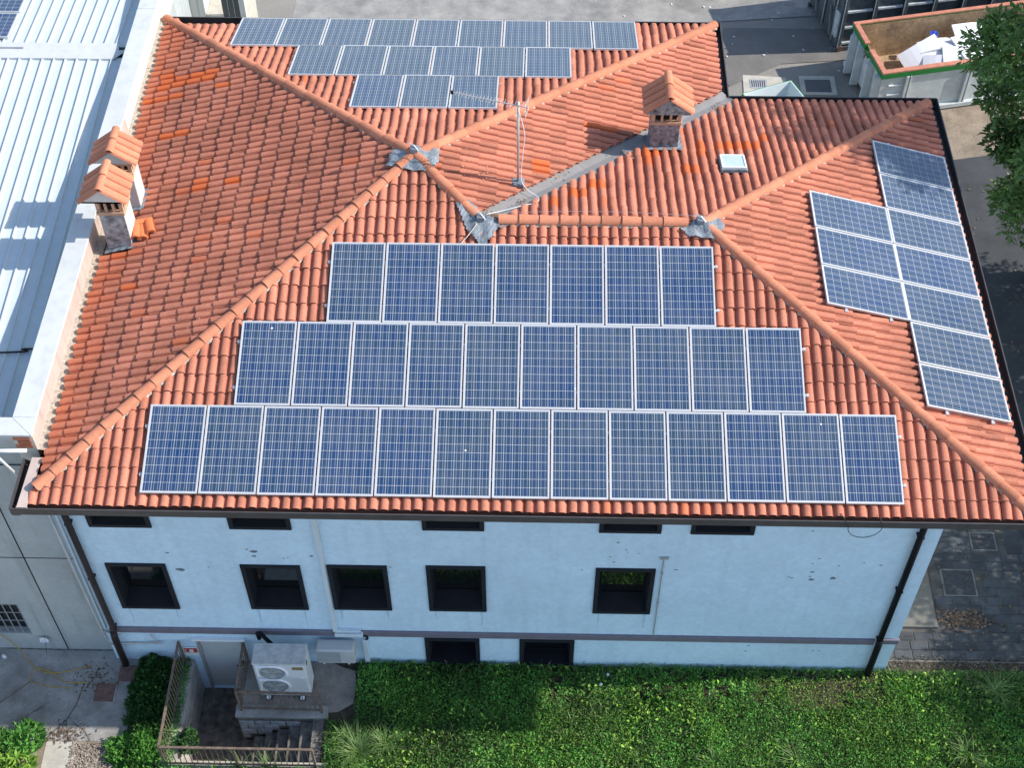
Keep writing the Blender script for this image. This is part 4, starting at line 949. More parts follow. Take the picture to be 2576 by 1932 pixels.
# terrace pad
psheet('terrace_pad', [(2.56, .55), (4.35, .55), (4.62, .42), (4.9, .34), (4.95, .0), (4.93, -.42), (4.62, -.62), (4.30, -.66), (2.56, -.66)], G + .012, mat('brown_screed', (0.34, 0.30, 0.26), rough=.95, c2=(0.20, 0.175, 0.15), scale=2.5, bump=.4, fine=.15, fscale=30))
ST = thing('stairs', 'mossy concrete stairs descending left to the basement door', 'stairs', (3.6, -1.3, G))
for k in range(7):
    x1_ = 4.42 - k * .27; zt = G - .02 - k * .18
    b = MB(); b.bbox(x1_ - .30, x1_, -1.80, -.745, FLZ, zt, .012); b.build('step', M_CONCD, ST)
def railing(name, label, runs, zt, zb_):
    T_ = thing(name, label, 'railing', runs[0][0] + (G,))
    for (a, c) in runs:
        L = math.hypot(c[0] - a[0], c[1] - a[1])
        b = MB(); b.bar((a[0], a[1], zt), (c[0], c[1], zt), .045, .04); b.build('top_rail', M_RAIL, T_)
        b = MB(); b.bar((a[0], a[1], zb_ + .12), (c[0], c[1], zb_ + .12), .035, .03); b.build('bottom_rail', M_RAIL, T_)
        n = max(2, int(round(L / .115)))
        for k in range(n + 1):
            t = k / n; x, y = a[0] + (c[0] - a[0]) * t, a[1] + (c[1] - a[1]) * t
            if k == 0 and (a, c) != runs[0]: continue
            post = k == 0 or k == n or (L > 2.5 and k == n // 2)
            b = MB()
            if post: b.box(x - .022, x + .022, y - .022, y + .022, zb_, zt)
            else: b.box(x - .007, x + .007, y - .007, y + .007, zb_ + .13, zt - .02)
            b.build('post' if post else 'baluster', M_RAIL, T_)
railing('railing', 'rusty steel railing round the left and near sides of the stairwell', [((1.25, .50), (1.25, -1.86)), ((1.25, -1.86), (4.30, -1.86))], G + .84, G)
railing('railing', 'dark steel railing round the terrace in front of the big air conditioner', [((2.62, .48), (2.62, -.64)), ((2.62, -.64), (4.30, -.66))], G + .88, G + .05)
# sign by the door
SG = thing('warning_sign', 'small red and white warning sign left of the basement door', 'sign', (1.45, .5, -6.6))
b = MB(); b.bbox(1.30, 1.60, .515, .535, -6.86, -6.52, .006); b.build('plate', M_WHITE, SG)
b = MB(); b.box(1.315, 1.585, .508, .513, -6.72, -6.545); b.build('red_field', M_RED, SG)
b = MB(); cx, cz = 1.46, -6.64
b.face([(cx + .05 * math.cos(2 * math.pi * k / 14), .504, cz - .01 + .055 * math.sin(2 * math.pi * k / 14)) for k in range(14)])
for k in range(4): b.face([(cx - .035 + k * .022, .5035, cz + .02), (cx - .019 + k * .022, .5035, cz + .02), (cx - .019 + k * .022, .5035, cz + .065), (cx - .035 + k * .022, .5035, cz + .065)])
b.build('white_hand_mark', M_WHITE, SG)
b = MB(); r0 = .075
for k in range(8):
    a0, a1 = R(110 + k * 18), R(110 + (k + 1) * 18)
    b.face([(1.40 + r0 * math.cos(a0), .5045, cz + r0 * math.sin(a0)), (1.40 + r0 * math.cos(a1), .5045, cz + r0 * math.sin(a1)), (1.40 + (r0 - .014) * math.cos(a1), .5045, cz + (r0 - .014) * math.sin(a1)), (1.40 + (r0 - .014) * math.cos(a0), .5045, cz + (r0 - .014) * math.sin(a0))])
b.build('white_arc_mark', M_WHITE, SG)
# air conditioners
A1 = thing('air_conditioner', 'large white two-fan air conditioning unit on the terrace', 'air conditioner', (3.5, 0, G))
x0, x1, y0, y1, z0, z1_ = 2.98, 4.05, -.30, .18, G + .10, G + 1.42
b = MB(); b.bbox(x0, x1, y0, y1, z0, z1_ - .02, .03); b.build('casing', mat('casing_white', (0.66, 0.69, 0.70), rough=.5, var=.05), A1)
b = MB(); b.bbox(x0 - .012, x1 + .012, y0 - .012, y1 + .012, z1_ - .02, z1_ + .01, .02); b.build('top_cover', mat('dusty_white', (0.60, 0.60, 0.58), rough=.7, c2=(.38, .37, .35), scale=6, var=.1), A1)
for zc in (z1_ - .36, z1_ - .92):
    cx = x0 + .37; b = MB(); n = 24
    ring = [(cx + .26 * math.cos(2 * math.pi * k / n), zc + .26 * math.sin(2 * math.pi * k / n)) for k in range(n)]
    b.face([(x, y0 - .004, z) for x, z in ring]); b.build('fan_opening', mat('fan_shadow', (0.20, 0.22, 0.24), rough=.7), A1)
    b = MB()
    for rr in (.24, .19, .14, .09):
        b.tube([(cx + rr * math.cos(2 * math.pi * k / n), y0 - .02, zc + rr * math.sin(2 * math.pi * k / n)) for k in range(n + 1)], .005, 4, False)
    for k in range(12): b.tube([(cx + .05 * math.cos(k * math.pi / 6), y0 - .02, zc + .05 * math.sin(k * math.pi / 6)), (cx + .26 * math.cos(k * math.pi / 6), y0 - .02, zc + .26 * math.sin(k * math.pi / 6))], .004, 4)
    b.build('fan_guard', mat('guard_grey', (0.5, 0.52, 0.52), rough=.5), A1)
    for k in range(3):
        a = k * 2 * math.pi / 3 + .4; b = MB()
        b.face([(cx + .05 * math.cos(a), y0 - .010, zc + .05 * math.sin(a)), (cx + .22 * math.cos(a - .25), y0 - .008, zc + .22 * math.sin(a - .25)), (cx + .23 * math.cos(a + .35), y0 - .014, zc + .23 * math.sin(a + .35)), (cx + .05 * math.cos(a + .9), y0 - .012, zc + .05 * math.sin(a + .9))]); b.build('fan_blade', mat('blade_grey', (0.45, 0.47, 0.48), rough=.4), A1)
    b = MB()   # raised white surround: square corner left, swept arc right
    pts = [(cx - .29, zc - .12), (cx - .29, zc + .28), (cx + .02, zc + .30)] + [(cx + .02 + .29 * math.sin(t), zc + .01 + .29 * math.cos(t)) for t in [k * .22 for k in range(1, 9)]]
    b.tube([(x, y0 - .012, z) for x, z in pts], .026, 6); b.build('fan_surround', M_FOAM, A1)
    b = MB(); b.tube([(cx, y0 - .03, zc), (cx, y0 - .01, zc)], .045, 12); b.build('fan_hub', M_ALU2, A1)
b = MB(); b.bbox(x1 - .27, x1 - .05, y0 - .012, y0 + .0, z1_ - .20, z1_ - .10, .008); b.build('name_plate', M_BADGE, A1)
b = MB(); b.bbox(x1 - .14, x1 - .06, y0 - .01, y0, z1_ - .56, z1_ - .53, .003); b.build('small_label', M_FOAM, A1)
b = MB(); b.box(x1 - .001, x1 + .006, y0 + .12, y0 + .20, z1_ - .24, z1_ - .14); b.build('side_grip', M_BLACK, A1)
for x in (x0 + .18, x1 - .18):
    b = MB(); b.box(x - .06, x + .06, y0 - .08, y1 + .03, G + .02, G + .10); b.build('foot', M_RUBBER, A1); b = MB(); b.box(x - .045, x + .045, y0 - .082, y0 - .02, G + .06, G + .11); b.build('foot_bracket', M_WHITE, A1)
A2 = thing('air_conditioner', 'small white air conditioning unit mounted on the wall', 'air conditioner', (4.6, .4, -6.4))
M_OFFW = mat('off_white', (0.50, 0.52, 0.51), rough=.5, var=.06)
b = MB(); b.bbox(4.19, 4.98, .18, .46, -6.46, -5.95, .025); b.build('casing', M_OFFW, A2)
b = MB(); b.box(4.22, 4.68, .172, .182, -6.42, -6.0)
b.build('grille_backing', mat('grille_grey', (0.22, 0.24, 0.25), rough=.6), A2)
for k in range(9):
    z = -6.40 + k * .048; b = MB(); b.box(4.22, 4.68, .164, .172, z, z + .012); b.build('grille_bar', M_OFFW, A2)
b = MB(); b.box(4.75, 4.88, .172, .182, -6.14, -6.06); b.build('badge', mat('guard_grey', (0.5, 0.52, 0.52)), A2)
for x in (4.32, 4.84):
    b = MB(); b.bar((x, .17, -6.48), (x, .55, -6.48), .03, .03); b.bar((x, .20, -6.48), (x, .54, -6.74), .024, .024); b.build('bracket', M_WHITE, A2)

# ================================================================== LEFT YARD OBJECTS
def cover(name, label, cat, x0, x1, y0, y1, m_, rim=None):
    T_ = thing(name, label, cat, ((x0 + x1) / 2, (y0 + y1) / 2, G))
    b = MB(); b.bbox(x0, x1, y0, y1, G - .02, G + .012, .006); b.build('lid', m_, T_)
    if True:
        b = MB()
        for q in ((x0 - .04, x1 + .04, y0 - .04, y0 - .004), (x0 - .04, x1 + .04, y1 + .004, y1 + .04), (x0 - .04, x0 - .004, y0 - .004, y1 + .004), (x1 + .004, x1 + .04, y0 - .004, y1 + .004)): b.box(*q, G - .02, G + .006)
        b.build('rim', rim or M_CONC, T_)
    return T_
cover('inspection_cover', 'rusty brown cover plate beside the foot of the brown downpipe', 'cover plate', -.10, .30, .00, .38, M_RUST)
cover('inspection_cover', 'rusty brown cover plate in front of the neighbouring concrete yard crack', 'cover plate', -.53, -.12, -.47, -.06, M_RUST)
z_ = G + .02
wire('yellow_rope', [(-2.57, .70, -6.45), (-2.35, .68, -6.9), (-2.1, .45, z_), (-1.88, .27, z_), (-1.6, .16, z_), (-1.2, .2, z_ + .01), (-.72, .36, z_)], .011, M_YELLOW, 'yellow and black rope hanging from the barred window onto the yard', 'rope')
wire('yellow_rope', [(-1.9, .28, z_), (-1.96, .1, z_ + .01), (-1.9, -.05, z_), (-1.55, -.15, z_), (-1.05, -.18, z_)], .009, M_YELLOW, 'loop of yellow rope curving across the middle of the yard', 'rope')
wire('yellow_rope', [(-1.86, .26, z_ + .02), (-1.5, .16, z_ + .01), (-1.25, -.02, z_), (-.95, -.06, z_), (-.7, -.03, z_)], .012, M_YELLOW, 'yellow rope end lying toward the cover plates', 'rope')
wire('grey_hose', [(-1.9, -.0, z_), (-2.1, -.2, z_), (-2.5, -.56, z_), (-3.2, -1.0, z_)], .010, M_RAIL, 'thin brown hose leaving the rope to the left edge', 'hose')
def rag(name, label, cat, c, r, m_, seedv, flat=False):
    random.seed(seedv); b = MB(); n = 8; idx = {}
    for j in range(n + 1):
        for i in range(n + 1):
            u, v = i / n - .5, j / n - .5; idx[i, j] = len(b.v)
            if flat: b.v.append((c[0] + u * 2 * r + random.uniform(-.01, .01), c[1] + v * 2 * r + random.uniform(-.01, .01), c[2] + random.uniform(0, .05)))
            else: b.v.append((c[0] + u * 2 * r * (1 - .5 * abs(v)) + random.uniform(-.01, .01), c[1] - random.uniform(.0, .05), c[2] + v * 2 * r))
    for j in range(n):
        for i in range(n):
            if (i, j) in ((0, 0), (n - 1, 0), (0, n - 1)): continue
            b.f.append((idx[i, j], idx[i + 1, j], idx[i + 1, j + 1], idx[i, j + 1])); b.t.append(.5)
    return tag(b.build(name, m_, None, smooth=True), label, cat)
rag('white_bag', 'crumpled white bag hanging on the grey workshop wall', 'bag', (-1.70, .72, -6.62), .10, M_FOAM, 5)
wire('bag_string', [(-1.95, .74, -6.5), (-1.8, .72, -6.56), (-1.70, .71, -6.54)], .006, M_ALU2, 'thin string from barred window to the white bag', 'string')
wire('bag_string', [(-1.70, .70, -6.70), (-1.72, .66, -6.9), (-1.75, .62, z_)], .005, M_RUBBER, 'thin string from the white bag to the ground', 'string')
rag('red_cloth', 'red cloth tucked under the barred window', 'cloth', (-2.74, .72, -6.42), .11, M_RED, 6)
b = MB(); b.tube([(-2.66, .55, G + .04), (-2.60, .50, G + .04)], .035, 10); tag(b.build('white_cup', M_FOAM), 'small white cup lying near the workshop wall', 'cup')
random.seed(33)

# ================================================================== RIGHT SIDE PAVING
cells = []
PV = structure(MB().box(16.16, 21.5, .84, 7.2, G - .06, G - .012).build('pavement', M_JOINT))
OFF[PV.name] = Vector(); pav_me = []
for k in range(4):
    b = MB(); wq = .34 * (1 + .05 * k); b.bbox(-wq / 2, wq / 2, -.108, .108, -.05, 0, .014); me = b.build('paver', M_PAVE, None).data; bpy.data.objects.remove(bpy.data.objects[[o.name for o in bpy.data.objects if o.data == me][0]]); pav_me.append((me, wq))
ROW = .225; row = 0; y = .96; plist = []
while y < 7.1:
    x = 16.2 - random.uniform(0, .3)
    while x < 21.3:
        me, wq = random.choice(pav_me); cxp = x + wq / 2; x += wq + .014
        if cxp < 16.3: continue
        if 16.1 < cxp < 17.62 and 1.55 < y < 5.5: continue
        if 17.55 < cxp < 18.6 and 2.38 < y < 3.14: continue
        if 18.45 < cxp < 19.2 and 3.6 < y < 4.14: continue
        plist.append((me, cxp, y))
    y += ROW
plist.sort(key=lambda q: (Vector((q[1], q[2], G)) - CAMP).length + (0 if (q[1] < 19.9 and q[2] < 4.9) else 100))
for me, cxp, y in plist[:300]:
    o = bpy.data.objects.new('paver', me); col.objects.link(o); o.parent = PV; o.location = (cxp, y, G + random.uniform(-.004, .006)); o.rotation_euler = (random.uniform(-.012, .012), random.uniform(-.012, .012), random.uniform(-.02, .02))
b = MB()
for me, cxp, y in plist[300:]: b.bbox(cxp - .17, cxp + .17, y - .105, y + .105, G - .05, G + random.uniform(-.004, .004), .012)
o = b.build('far_pavers', M_PAVE, PV); o['kind'] = 'stuff'
b = MB(); b.bbox(16.16, 17.43, 1.62, 5.5, G - .05, G + .05, .01); b.bbox(16.16, 17.43, 1.60, 1.66, G - .05, G + .07, .008); tag(b.build('smooth_threshold_slab', M_SLAB), 'smooth tan concrete slab against the right house wall', 'slab')
cover('manhole_cover', 'dark ribbed square manhole cover in the side paving', 'manhole cover', 17.76, 18.42, 2.46, 3.08, mat('dark_iron', (0.04, 0.042, 0.046), rough=.6, var=.3, scale=12, bump=.4), mat('rim_grey', (0.15, 0.15, 0.145), rough=.9, var=.3))
cover('drain_grate', 'dark square drain grate behind the manhole in the side paving', 'drain', 18.58, 19.08, 3.66, 4.08, mat('dark_iron', (0.04, 0.042, 0.046)), mat('rim_grey', (0.15, 0.15, 0.145)))
def litter(name, label, n, area, m_, size=.05, kind='stuff', z=G + .008, seed_=1, cat='leaves'):
    r2 = np.random.default_rng(seed_); b = MB()
    for i in range(n):
        if callable(area): x, y = area(r2)
        else: x, y = r2.uniform(area[0], area[1]), r2.uniform(area[2], area[3])
        a = r2.uniform(0, 6.28); s = size * r2.uniform(.6, 1.4); b.cur = r2.uniform(); zz = z + r2.uniform(0, .02)
        b.face([(x + s * math.cos(a), y + s * math.sin(a), zz), (x + s * .5 * math.cos(a + 1.6), y + s * .5 * math.sin(a + 1.6), zz + .012), (x - s * math.cos(a), y - s * math.sin(a), zz + .004), (x + s * .5 * math.cos(a - 1.6), y + s * .5 * math.sin(a - 1.6), zz + .01)])
    return tag(b.build(name, m_, None, tint=True), label, cat, None, kind)
litter('dry_leaf_pile', 'brown dry leaves heaped by the smooth slab', 260, lambda r: (18.0 + .28 * r.normal(), 1.82 + .13 * r.normal()), M_DRY, .045, 'stuff', G + .012, 3)
litter('scattered_leaves', 'scattered dry leaves on the dark side paving', 150, (16.4, 20, .9, 5), M_DRY, .04, 'stuff', G + .012, 4)
litter('scattered_leaves', 'scattered dry leaves on the shaded side asphalt', 120, (17.6, 23, 7.5, 16), M_DRY, .05, 'stuff', G + .004, 5)
litter('gravel_debris', 'gravel and debris strip between the paving and the grass', 900, (16.2, 22, .62, .95), mat('debris', (0.12, 0.11, 0.09), rough=.95, tint='attr', tamp=.4), .025, 'stuff', G + .004, 6, 'gravel')
litter('yard_debris', 'twigs and dry bits in the cracks of the concrete yard', 260, lambda r: ((-.95 + r.normal() * .25, -1.2 + r.normal() * .12) if r.uniform() < .55 else (-.6 + r.normal() * .22, .1 + r.normal() * .2)), M_DRY, .03, 'stuff', G, 8, 'debris')
litter('path_gravel', 'coarse brown gravel beyond the pale slab', 1500, (-.75, .35, -2.5, -1.4), mat('gravel_stone', (0.30, 0.25, 0.20), rough=.95, tint='attr', tamp=.5), .03, 'stuff', G - .004, 9, 'gravel')

# ================================================================== BACK YARD: SKIPS, COVERS, CAR
ang = R(12.5); CD = Vector((math.cos(ang), math.sin(ang), 0)); CN = Vector((-math.sin(ang), math.cos(ang), 0)); UP = Vector((0, 0, 1))
OA = Vector((18.36, 18.52, G)); MA = basis(OA, CD, CN, UP)
SK = local('open_skip', 'long white open skip with green rim and rusty inside', 'skip', MA)
Lk, Wk, Hb, Ht = 6.2, 2.45, .16, 1.60
def lm(o): return o
b = MB(); b.box(.1, Lk - .1, .08, Wk - .08, Hb, .30); b.build('floor', M_RUSTIN, SK)
b = MB()
b.box(.04, Lk, .06, .10, Hb, Ht - .2); b.box(.04, Lk, Wk - .10, Wk - .06, Hb, Ht - .2); b.box(.06, .10, .10, Wk - .10, Hb, Ht - .2); b.box(Lk - .1, Lk - .04, .1, Wk - .1, Hb, Ht - .2); b.build('side_wall', M_SKIPW, SK)
b = MB(); b.box(.10, Lk - .1, .10, .115, .30, Ht - .08); b.box(.10, Lk - .1, Wk - .115, Wk - .10, .30, Ht - .08); b.box(.10, .115, .115, Wk - .115, .30, Ht - .08); b.box(Lk - .115, Lk - .1, .115, Wk - .115, .30, Ht - .08); b.build('inner_lining', M_RUSTIN, SK)
b = MB()
for q in ((0, Lk, 0, .10), (0, Lk, Wk - .10, Wk), (0, .10, .10, 1.12), (0, .10, 1.42, Wk - .10), (Lk - .1, Lk, .1, Wk - .1)): b.bbox(*q, Ht - .2, Ht - .03, .01)
b.build('rim', M_GREENP, SK)
b = MB()
for q in ((-.005, Lk, 0.0, .16), (-.005, Lk, Wk - .12, Wk), (-.005, .15, .17, 1.12), (-.005, .15, 1.42, Wk - .13), (Lk - .1, Lk, .17, Wk - .13)): b.bbox(*q, Ht - .03, Ht + .02, .01)
b.build('rim_cap', M_ORRIM, SK)
b = MB(); b.box(.02, .16, 1.14, 1.40, Ht - .32, Ht - .16); b.build('latch_block', M_GREENP, SK)
b = MB(); b.tube([(-.02, 1.15, Ht - .1), (-.06, 1.2, Ht - .25), (-.02, 1.28, Ht - .4)], .02, 6); b.build('latch_hook', M_RUST, SK)
for x in (.75, 2.6, 4.4, 5.9):     # side ribs (U posts)
    for y0, y1 in ((-.03, .06), (Wk - .06, Wk + .03)):
        b = MB(); b.bbox(x, x + .09, y0, y1, Hb, Ht - .2, .01); b.bbox(x + .12, x + .16, y0, y1, Hb, Ht - .2, .006); b.build('side_rib', M_SKIPW, SK)
for k in range(3):
    b = MB(); b.bar((.28, .03, .45 + .33 * k), (.66, .03, .45 + .33 * k), .05, .03); b.build('ladder_rung', M_WHITE, SK)
for yy in (.12, .72, 1.5, 2.05):  # folded plates on the short end
    b = MB(); b.prism([(-.16, yy), (.05, yy - .04), (.06, yy + .28), (-.16, yy + .06)], Hb - .1, Ht - .2); b.build('end_rib', M_SKIPW, SK)
b = MB(); b.bbox(-.02, Lk, -.05, .08, Hb - .12, Hb + .02, .01); b.bbox(-.02, Lk, Wk - .08, Wk + .05, Hb - .12, Hb + .02, .01); b.build('base_rail', M_SKIPW, SK)
for k in range(6):
    b = MB(); b.box(.3 + k * 1.1, .4 + k * 1.1, .1, Wk - .1, Hb - .1, Hb); b.build('floor_beam', M_BLUEG, SK)
# things thrown inside the skip
SHE = [(1.85, 1.30, .95, 1.25, .80, 28, -22, 10), (2.35, 1.55, 1.05, 1.0, .65, -10, -8, -8), (2.2, .72, .90, 1.05, .80, 24, -8, -24), (2.85, .80, 1.02, 1.15, .85, 18, 6, -12), (3.4, 1.25, 1.10, 1.2, .9, 8, 8, 10), (4.0, .85, 1.06, 1.3, .9, 20, -6, -8), (4.7, 1.3, 1.15, 1.3, .95, 10, 6, 8), (5.3, .9, 1.0, 1.1, .9, -9, 5, -10), (3.6, 1.85, 1.12, 1.3, .6, 25, 8, 6)]
NM = ['leftmost tilted white foam sheet in the skip', 'white foam sheet behind the leftmost tilted one', 'white foam tray propped near the middle of the skip front', 'large bright foam sheet right of the propped tray', 'flat white foam sheet in the skip centre', 'white foam sheet toward the skip right end', 'white foam sheet half under the tree leaves', 'last white foam sheet at the far right of the skip', 'white foam sheet leaning on the rear wall of the skip']
for (x, y, z, sx, sy, rx, ry, rz), nm_ in zip(SHE, NM):
    M_ = MA @ Matrix.Translation((x, y, z)) @ Matrix.Rotation(R(rz), 4, 'Z') @ Matrix.Rotation(R(ry), 4, 'Y') @ Matrix.Rotation(R(rx), 4, 'X')
    b = MB(); n = 6
    for i in range(n):     # slightly bowed panel with thickness
        x0_, x1_ = -sx / 2 + sx * i / n, -sx / 2 + sx * (i + 1) / n; za = .05 * math.cos(math.pi * (x0_ / sx)); zb_ = .05 * math.cos(math.pi * (x1_ / sx))
        V = [(x0_, -sy / 2, za), (x1_, -sy / 2, zb_), (x1_, sy / 2, zb_), (x0_, sy / 2, za)]; V += [(p[0], p[1], p[2] + .04) for p in V]
        b.raw(V, [(3, 2, 1, 0), (4, 5, 6, 7), (0, 1, 5, 4), (2, 3, 7, 6)] + ([(3, 0, 4, 7)] if i == 0 else []) + ([(1, 2, 6, 5)] if i == n - 1 else []))
    o = b.build('foam_sheet', M_FOAM, None); o.matrix_world = M_; tag(o, nm_, 'foam sheet', 'white foam sheets thrown in the skip')
b = MB(); b.tube([(0, 0, 0), (0, 0, .38)], .075, 12); o = b.build('white_tube', M_WHITE, None, smooth=True); o.matrix_world = MA @ Matrix.Translation((.62, .42, .30)); tag(o, 'short white cylinder standing near the skip front corner', 'tube')
b = MB(); b.bar((0, 0, 0), (.5, .12, .02), .03, .03); o = b.build('pale_stick', M_CREAM, None); o.matrix_world = MA @ Matrix.Translation((.30, .62, .36)); tag(o, 'pale stick lying on the skip floor by the white cylinder', 'stick')
rag('foam_scrap', 'crumpled white scraps in the near corner of the skip', 'scrap', tuple(MA @ Vector((1.15, .45, .55))), .2, M_FOAM, 9, True)
rag('blue_bag', 'blue plastic bag behind the foam sheets in the skip', 'bag', tuple(MA @ Vector((2.45, 2.02, 1.12))), .12, mat('blue_plastic', (0.03, 0.07, 0.42), rough=.4), 12, True)
random.seed(44)
# container behind
OB = Vector((17.68, 21.60, G)); MBk = basis(OB, CD, CN, UP)
CO = local('roll_container', 'tall dark blue-grey steel container behind the white skip', 'container', MBk)
Lc, Wc, Hc = 6.4, 2.4, 2.60
b = MB(); b.box(.06, Lc, .10, .14, .15, Hc); b.box(.06, Lc, Wc - .14, Wc - .1, .15, Hc); b.box(.06, .1, .14, Wc - .14, .15, Hc); b.box(Lc - .04, Lc, .14, Wc - .14, .15, Hc); b.box(.1, Lc - .04, .14, Wc - .14, .15, .25); b.build('shell', M_BLUEG, CO)
for x in (.0, .95, 1.9, 2.85, 3.8, 4.75, 5.7):
    b = MB(); b.bbox(x, x + .12, .0, .10, .12, Hc + .04, .01); b.build('side_rib', M_BLUEG, CO)
    b = MB(); b.box(x - .002, x + .022, -.004, .0, .14, Hc); b.build('rib_edge', M_BLUEL, CO)
for i, x in enumerate((.12, 1.07, 2.02, 2.97, 3.92, 4.87)):
    for z in (.22, .78, 1.34, 1.9, 2.45):
        b = MB(); b.bbox(x + .02, x + .81, .03, .10, z, z + .07, .008); b.build('cross_rail', M_BLUEL if z > .5 or i < 2 else M_BLUEG, CO)
for y0 in (.02, 1.22):
    b = MB(); b.bbox(-.05, .05, y0, y0 + 1.14, .18, Hc - .05, .02); b.build('end_door', M_BLUEG, CO)
for y0, z in ((.5, .3), (.5, 1.3), (1.7, .3), (1.7, 1.3)):
    b = MB(); b.bar((-.08, y0, z), (-.08, y0 + .25, z + .9), .08, .06); b.build('door_brace', mat('container_grey', (.16, .18, .19), var=.2), CO)
b = MB(); b.tube([(-.09, 1.19, .2), (-.09, 1.19, Hc)], .025, 8); b.tube([(-.09, .35, .2), (-.09, .35, Hc)], .02, 8); b.build('lock_rod', M_BLUEL, CO, smooth=True)
b = MB(); b.bbox(-.12, -.04, .05, .30, .5, 1.35, .02); b.build('worn_plate', M_BLUEL, CO)
b = MB(); b.bbox(-.1, Lc, 0, .1, .02, .15, .01); b.bbox(-.1, Lc, Wc - .1, Wc, .02, .15, .01); b.build('base_rail', M_BLUEG, CO)
for x in (.1, 5.6):
    for y in (-.02, Wc - .1):
        b = MB(); b.tube([(x, y, .1), (x, y + .12, .1)], .1, 14); b.build('roller', M_RUST, CO)
# small white skip with sloped walls
OC = Vector((14.46, 18.30, G)); d1 = (Vector((15.88, 18.90, 0)) - Vector((14.46, 18.30, 0))).normalized(); d2 = (Vector((16.22, 18.10, 0)) - Vector((15.88, 18.90, 0))).normalized()
MC = basis(Vector((14.46, 18.28, G)), d1, Vector((-d1.y, d1.x, 0)), UP)
BK = local('small_skip', 'small white-lined open skip with green edge behind the wing roof', 'skip', MC)
L_, Wd, H1 = 1.54, -.88, 1.05
def wall4(z0, z1, t, inset, m_, nm_):
    b = MB(); o = [(0, 0), (L_, 0), (L_, Wd), (0, Wd)]; cx, cy = L_ / 2, Wd / 2
    def ins(p, k): return (cx + (p[0] - cx) * k, cy + (p[1] - cy) * k)
    for k in range(4):
        a, c = o[k], o[(k + 1) % 4]; A0, C0 = ins(a, inset), ins(c, inset); A1_, C1_ = ins(a, inset - t), ins(c, inset - t); At, Ct = ins(a, 1 - t), ins(c, 1 - t)
        b.face([(*A0, z0), (*C0, z0), (*c, z1), (*a, z1)]); b.face([(*A1_, z0), (*At, z1), (*Ct, z1), (*C1_, z0)]); b.face([(*a, z1), (*c, z1), (*Ct, z1), (*At, z1)])
    b.face([(*ins(q, inset), z0 + .01) for q in o]); return b.build(nm_, m_, BK)
wall4(.05, H1, .03, .72, mat('white_lining', (0.62, 0.68, 0.68), rough=.6, var=.04), 'tub')
b = MB()
for a, c in (((-.02, .02), (L_ + .02, .02)), ((L_ + .02, .02), (L_ + .02, Wd - .02)), ((-.02, .02), (-.02, Wd - .02))): b.bar((*a, H1 - .05), (*c, H1 - .05), .03, .08)
b.build('rim', M_GREENP, BK)
DG = thing('drain_grate', 'slotted drain grate in pale concrete beside the small white skip', 'drain', (15.2, 20, G))
b = MB(); b.bbox(14.93, 15.45, 19.82, 20.24, G - .02, G + .008, .005); b.build('grate_plate', M_ALU2, DG)
for k in range(7):
    b = MB(); b.box(14.98 + k * .062, 15.005 + k * .062, 19.88, 20.18, G + .009, G + .012); b.build('slot', M_DARK, DG)
MHC = thing('manhole_cover', 'square iron manhole cover in pale frame behind the wing roof', 'manhole cover', (16.95, 20, G))
b = MB(); b.bbox(16.58, 17.32, 19.68, 20.24, G - .02, G + .012, .01); b.build('lid', mat('iron_grey', (0.10, 0.10, 0.10), rough=.6, var=.3, scale=20, bump=.4), MHC)
b = MB()
for q in ((16.42, 17.48, 19.55, 19.67), (16.42, 17.48, 20.25, 20.42), (16.42, 16.57, 19.67, 20.25), (17.33, 17.48, 19.67, 20.25)): b.box(*q, G - .02, G + .004)
b.build('concrete_frame', M_BEIGE, MHC)
# parked car, almost wholly beyond the top edge
ca = R(168); MCar = Matrix.Translation((13.35, 25.55, G)) @ Matrix.Rotation(ca, 4, 'Z')
CAR = local('parked_car', 'dark parked car of which only a wheel shows at the top edge', 'car', MCar)
prof = [(-2.1, .35), (-2.12, .75), (-1.95, .95), (-1.2, 1.02), (-.65, 1.42), (.75, 1.45), (1.45, 1.05), (2.0, .95), (2.12, .6), (2.08, .32)]
b = MB()
for sy in (-1, 1):
    q = [(x, sy * (.86 if z < 1.03 else .68), z) for x, z in prof]; b.face(q if sy < 0 else q[::-1])
for (a, c) in zip(prof, prof[1:] + prof[:1]):
    ya = .86 if a[1] < 1.03 else .68; yc = .86 if c[1] < 1.03 else .68; b.face([(a[0], -ya, a[1]), (a[0], ya, a[1]), (c[0], yc, c[1]), (c[0], -yc, c[1])])
b.build('body', M_CARP, CAR)
for sy in (-1, 1):
    b = MB(); q = [(-1.1, sy * .80, 1.06), (-.62, sy * .70, 1.36), (.70, sy * .70, 1.39), (1.25, sy * .80, 1.08)]; b.face(q if sy < 0 else q[::-1]); b.build('side_window', M_GLASS, CAR)
    for x in (-1.3, 1.3):
        b = MB(); b.tube([(x, sy * .70, .32), (x, sy * .90, .32)], .32, 20); T = b.build('wheel', M_RUBBER, CAR)
        b = MB()
        for k in range(5):
            a = k * 2 * math.pi / 5; b.bar((x, sy * .905, .32), (x + .2 * math.cos(a), sy * .905, .32 + .2 * math.sin(a)), .02, .07)
        b.tube([(x, sy * .90, .32), (x, sy * .912, .32)], .07, 10); b.build('rim', M_ALU, T)
litter('litter_scraps', 'pale scraps of paper on the back yard asphalt', 34, (9, 18, 20, 24), M_FOAM, .04, 'stuff', G + .004, 15, 'litter')

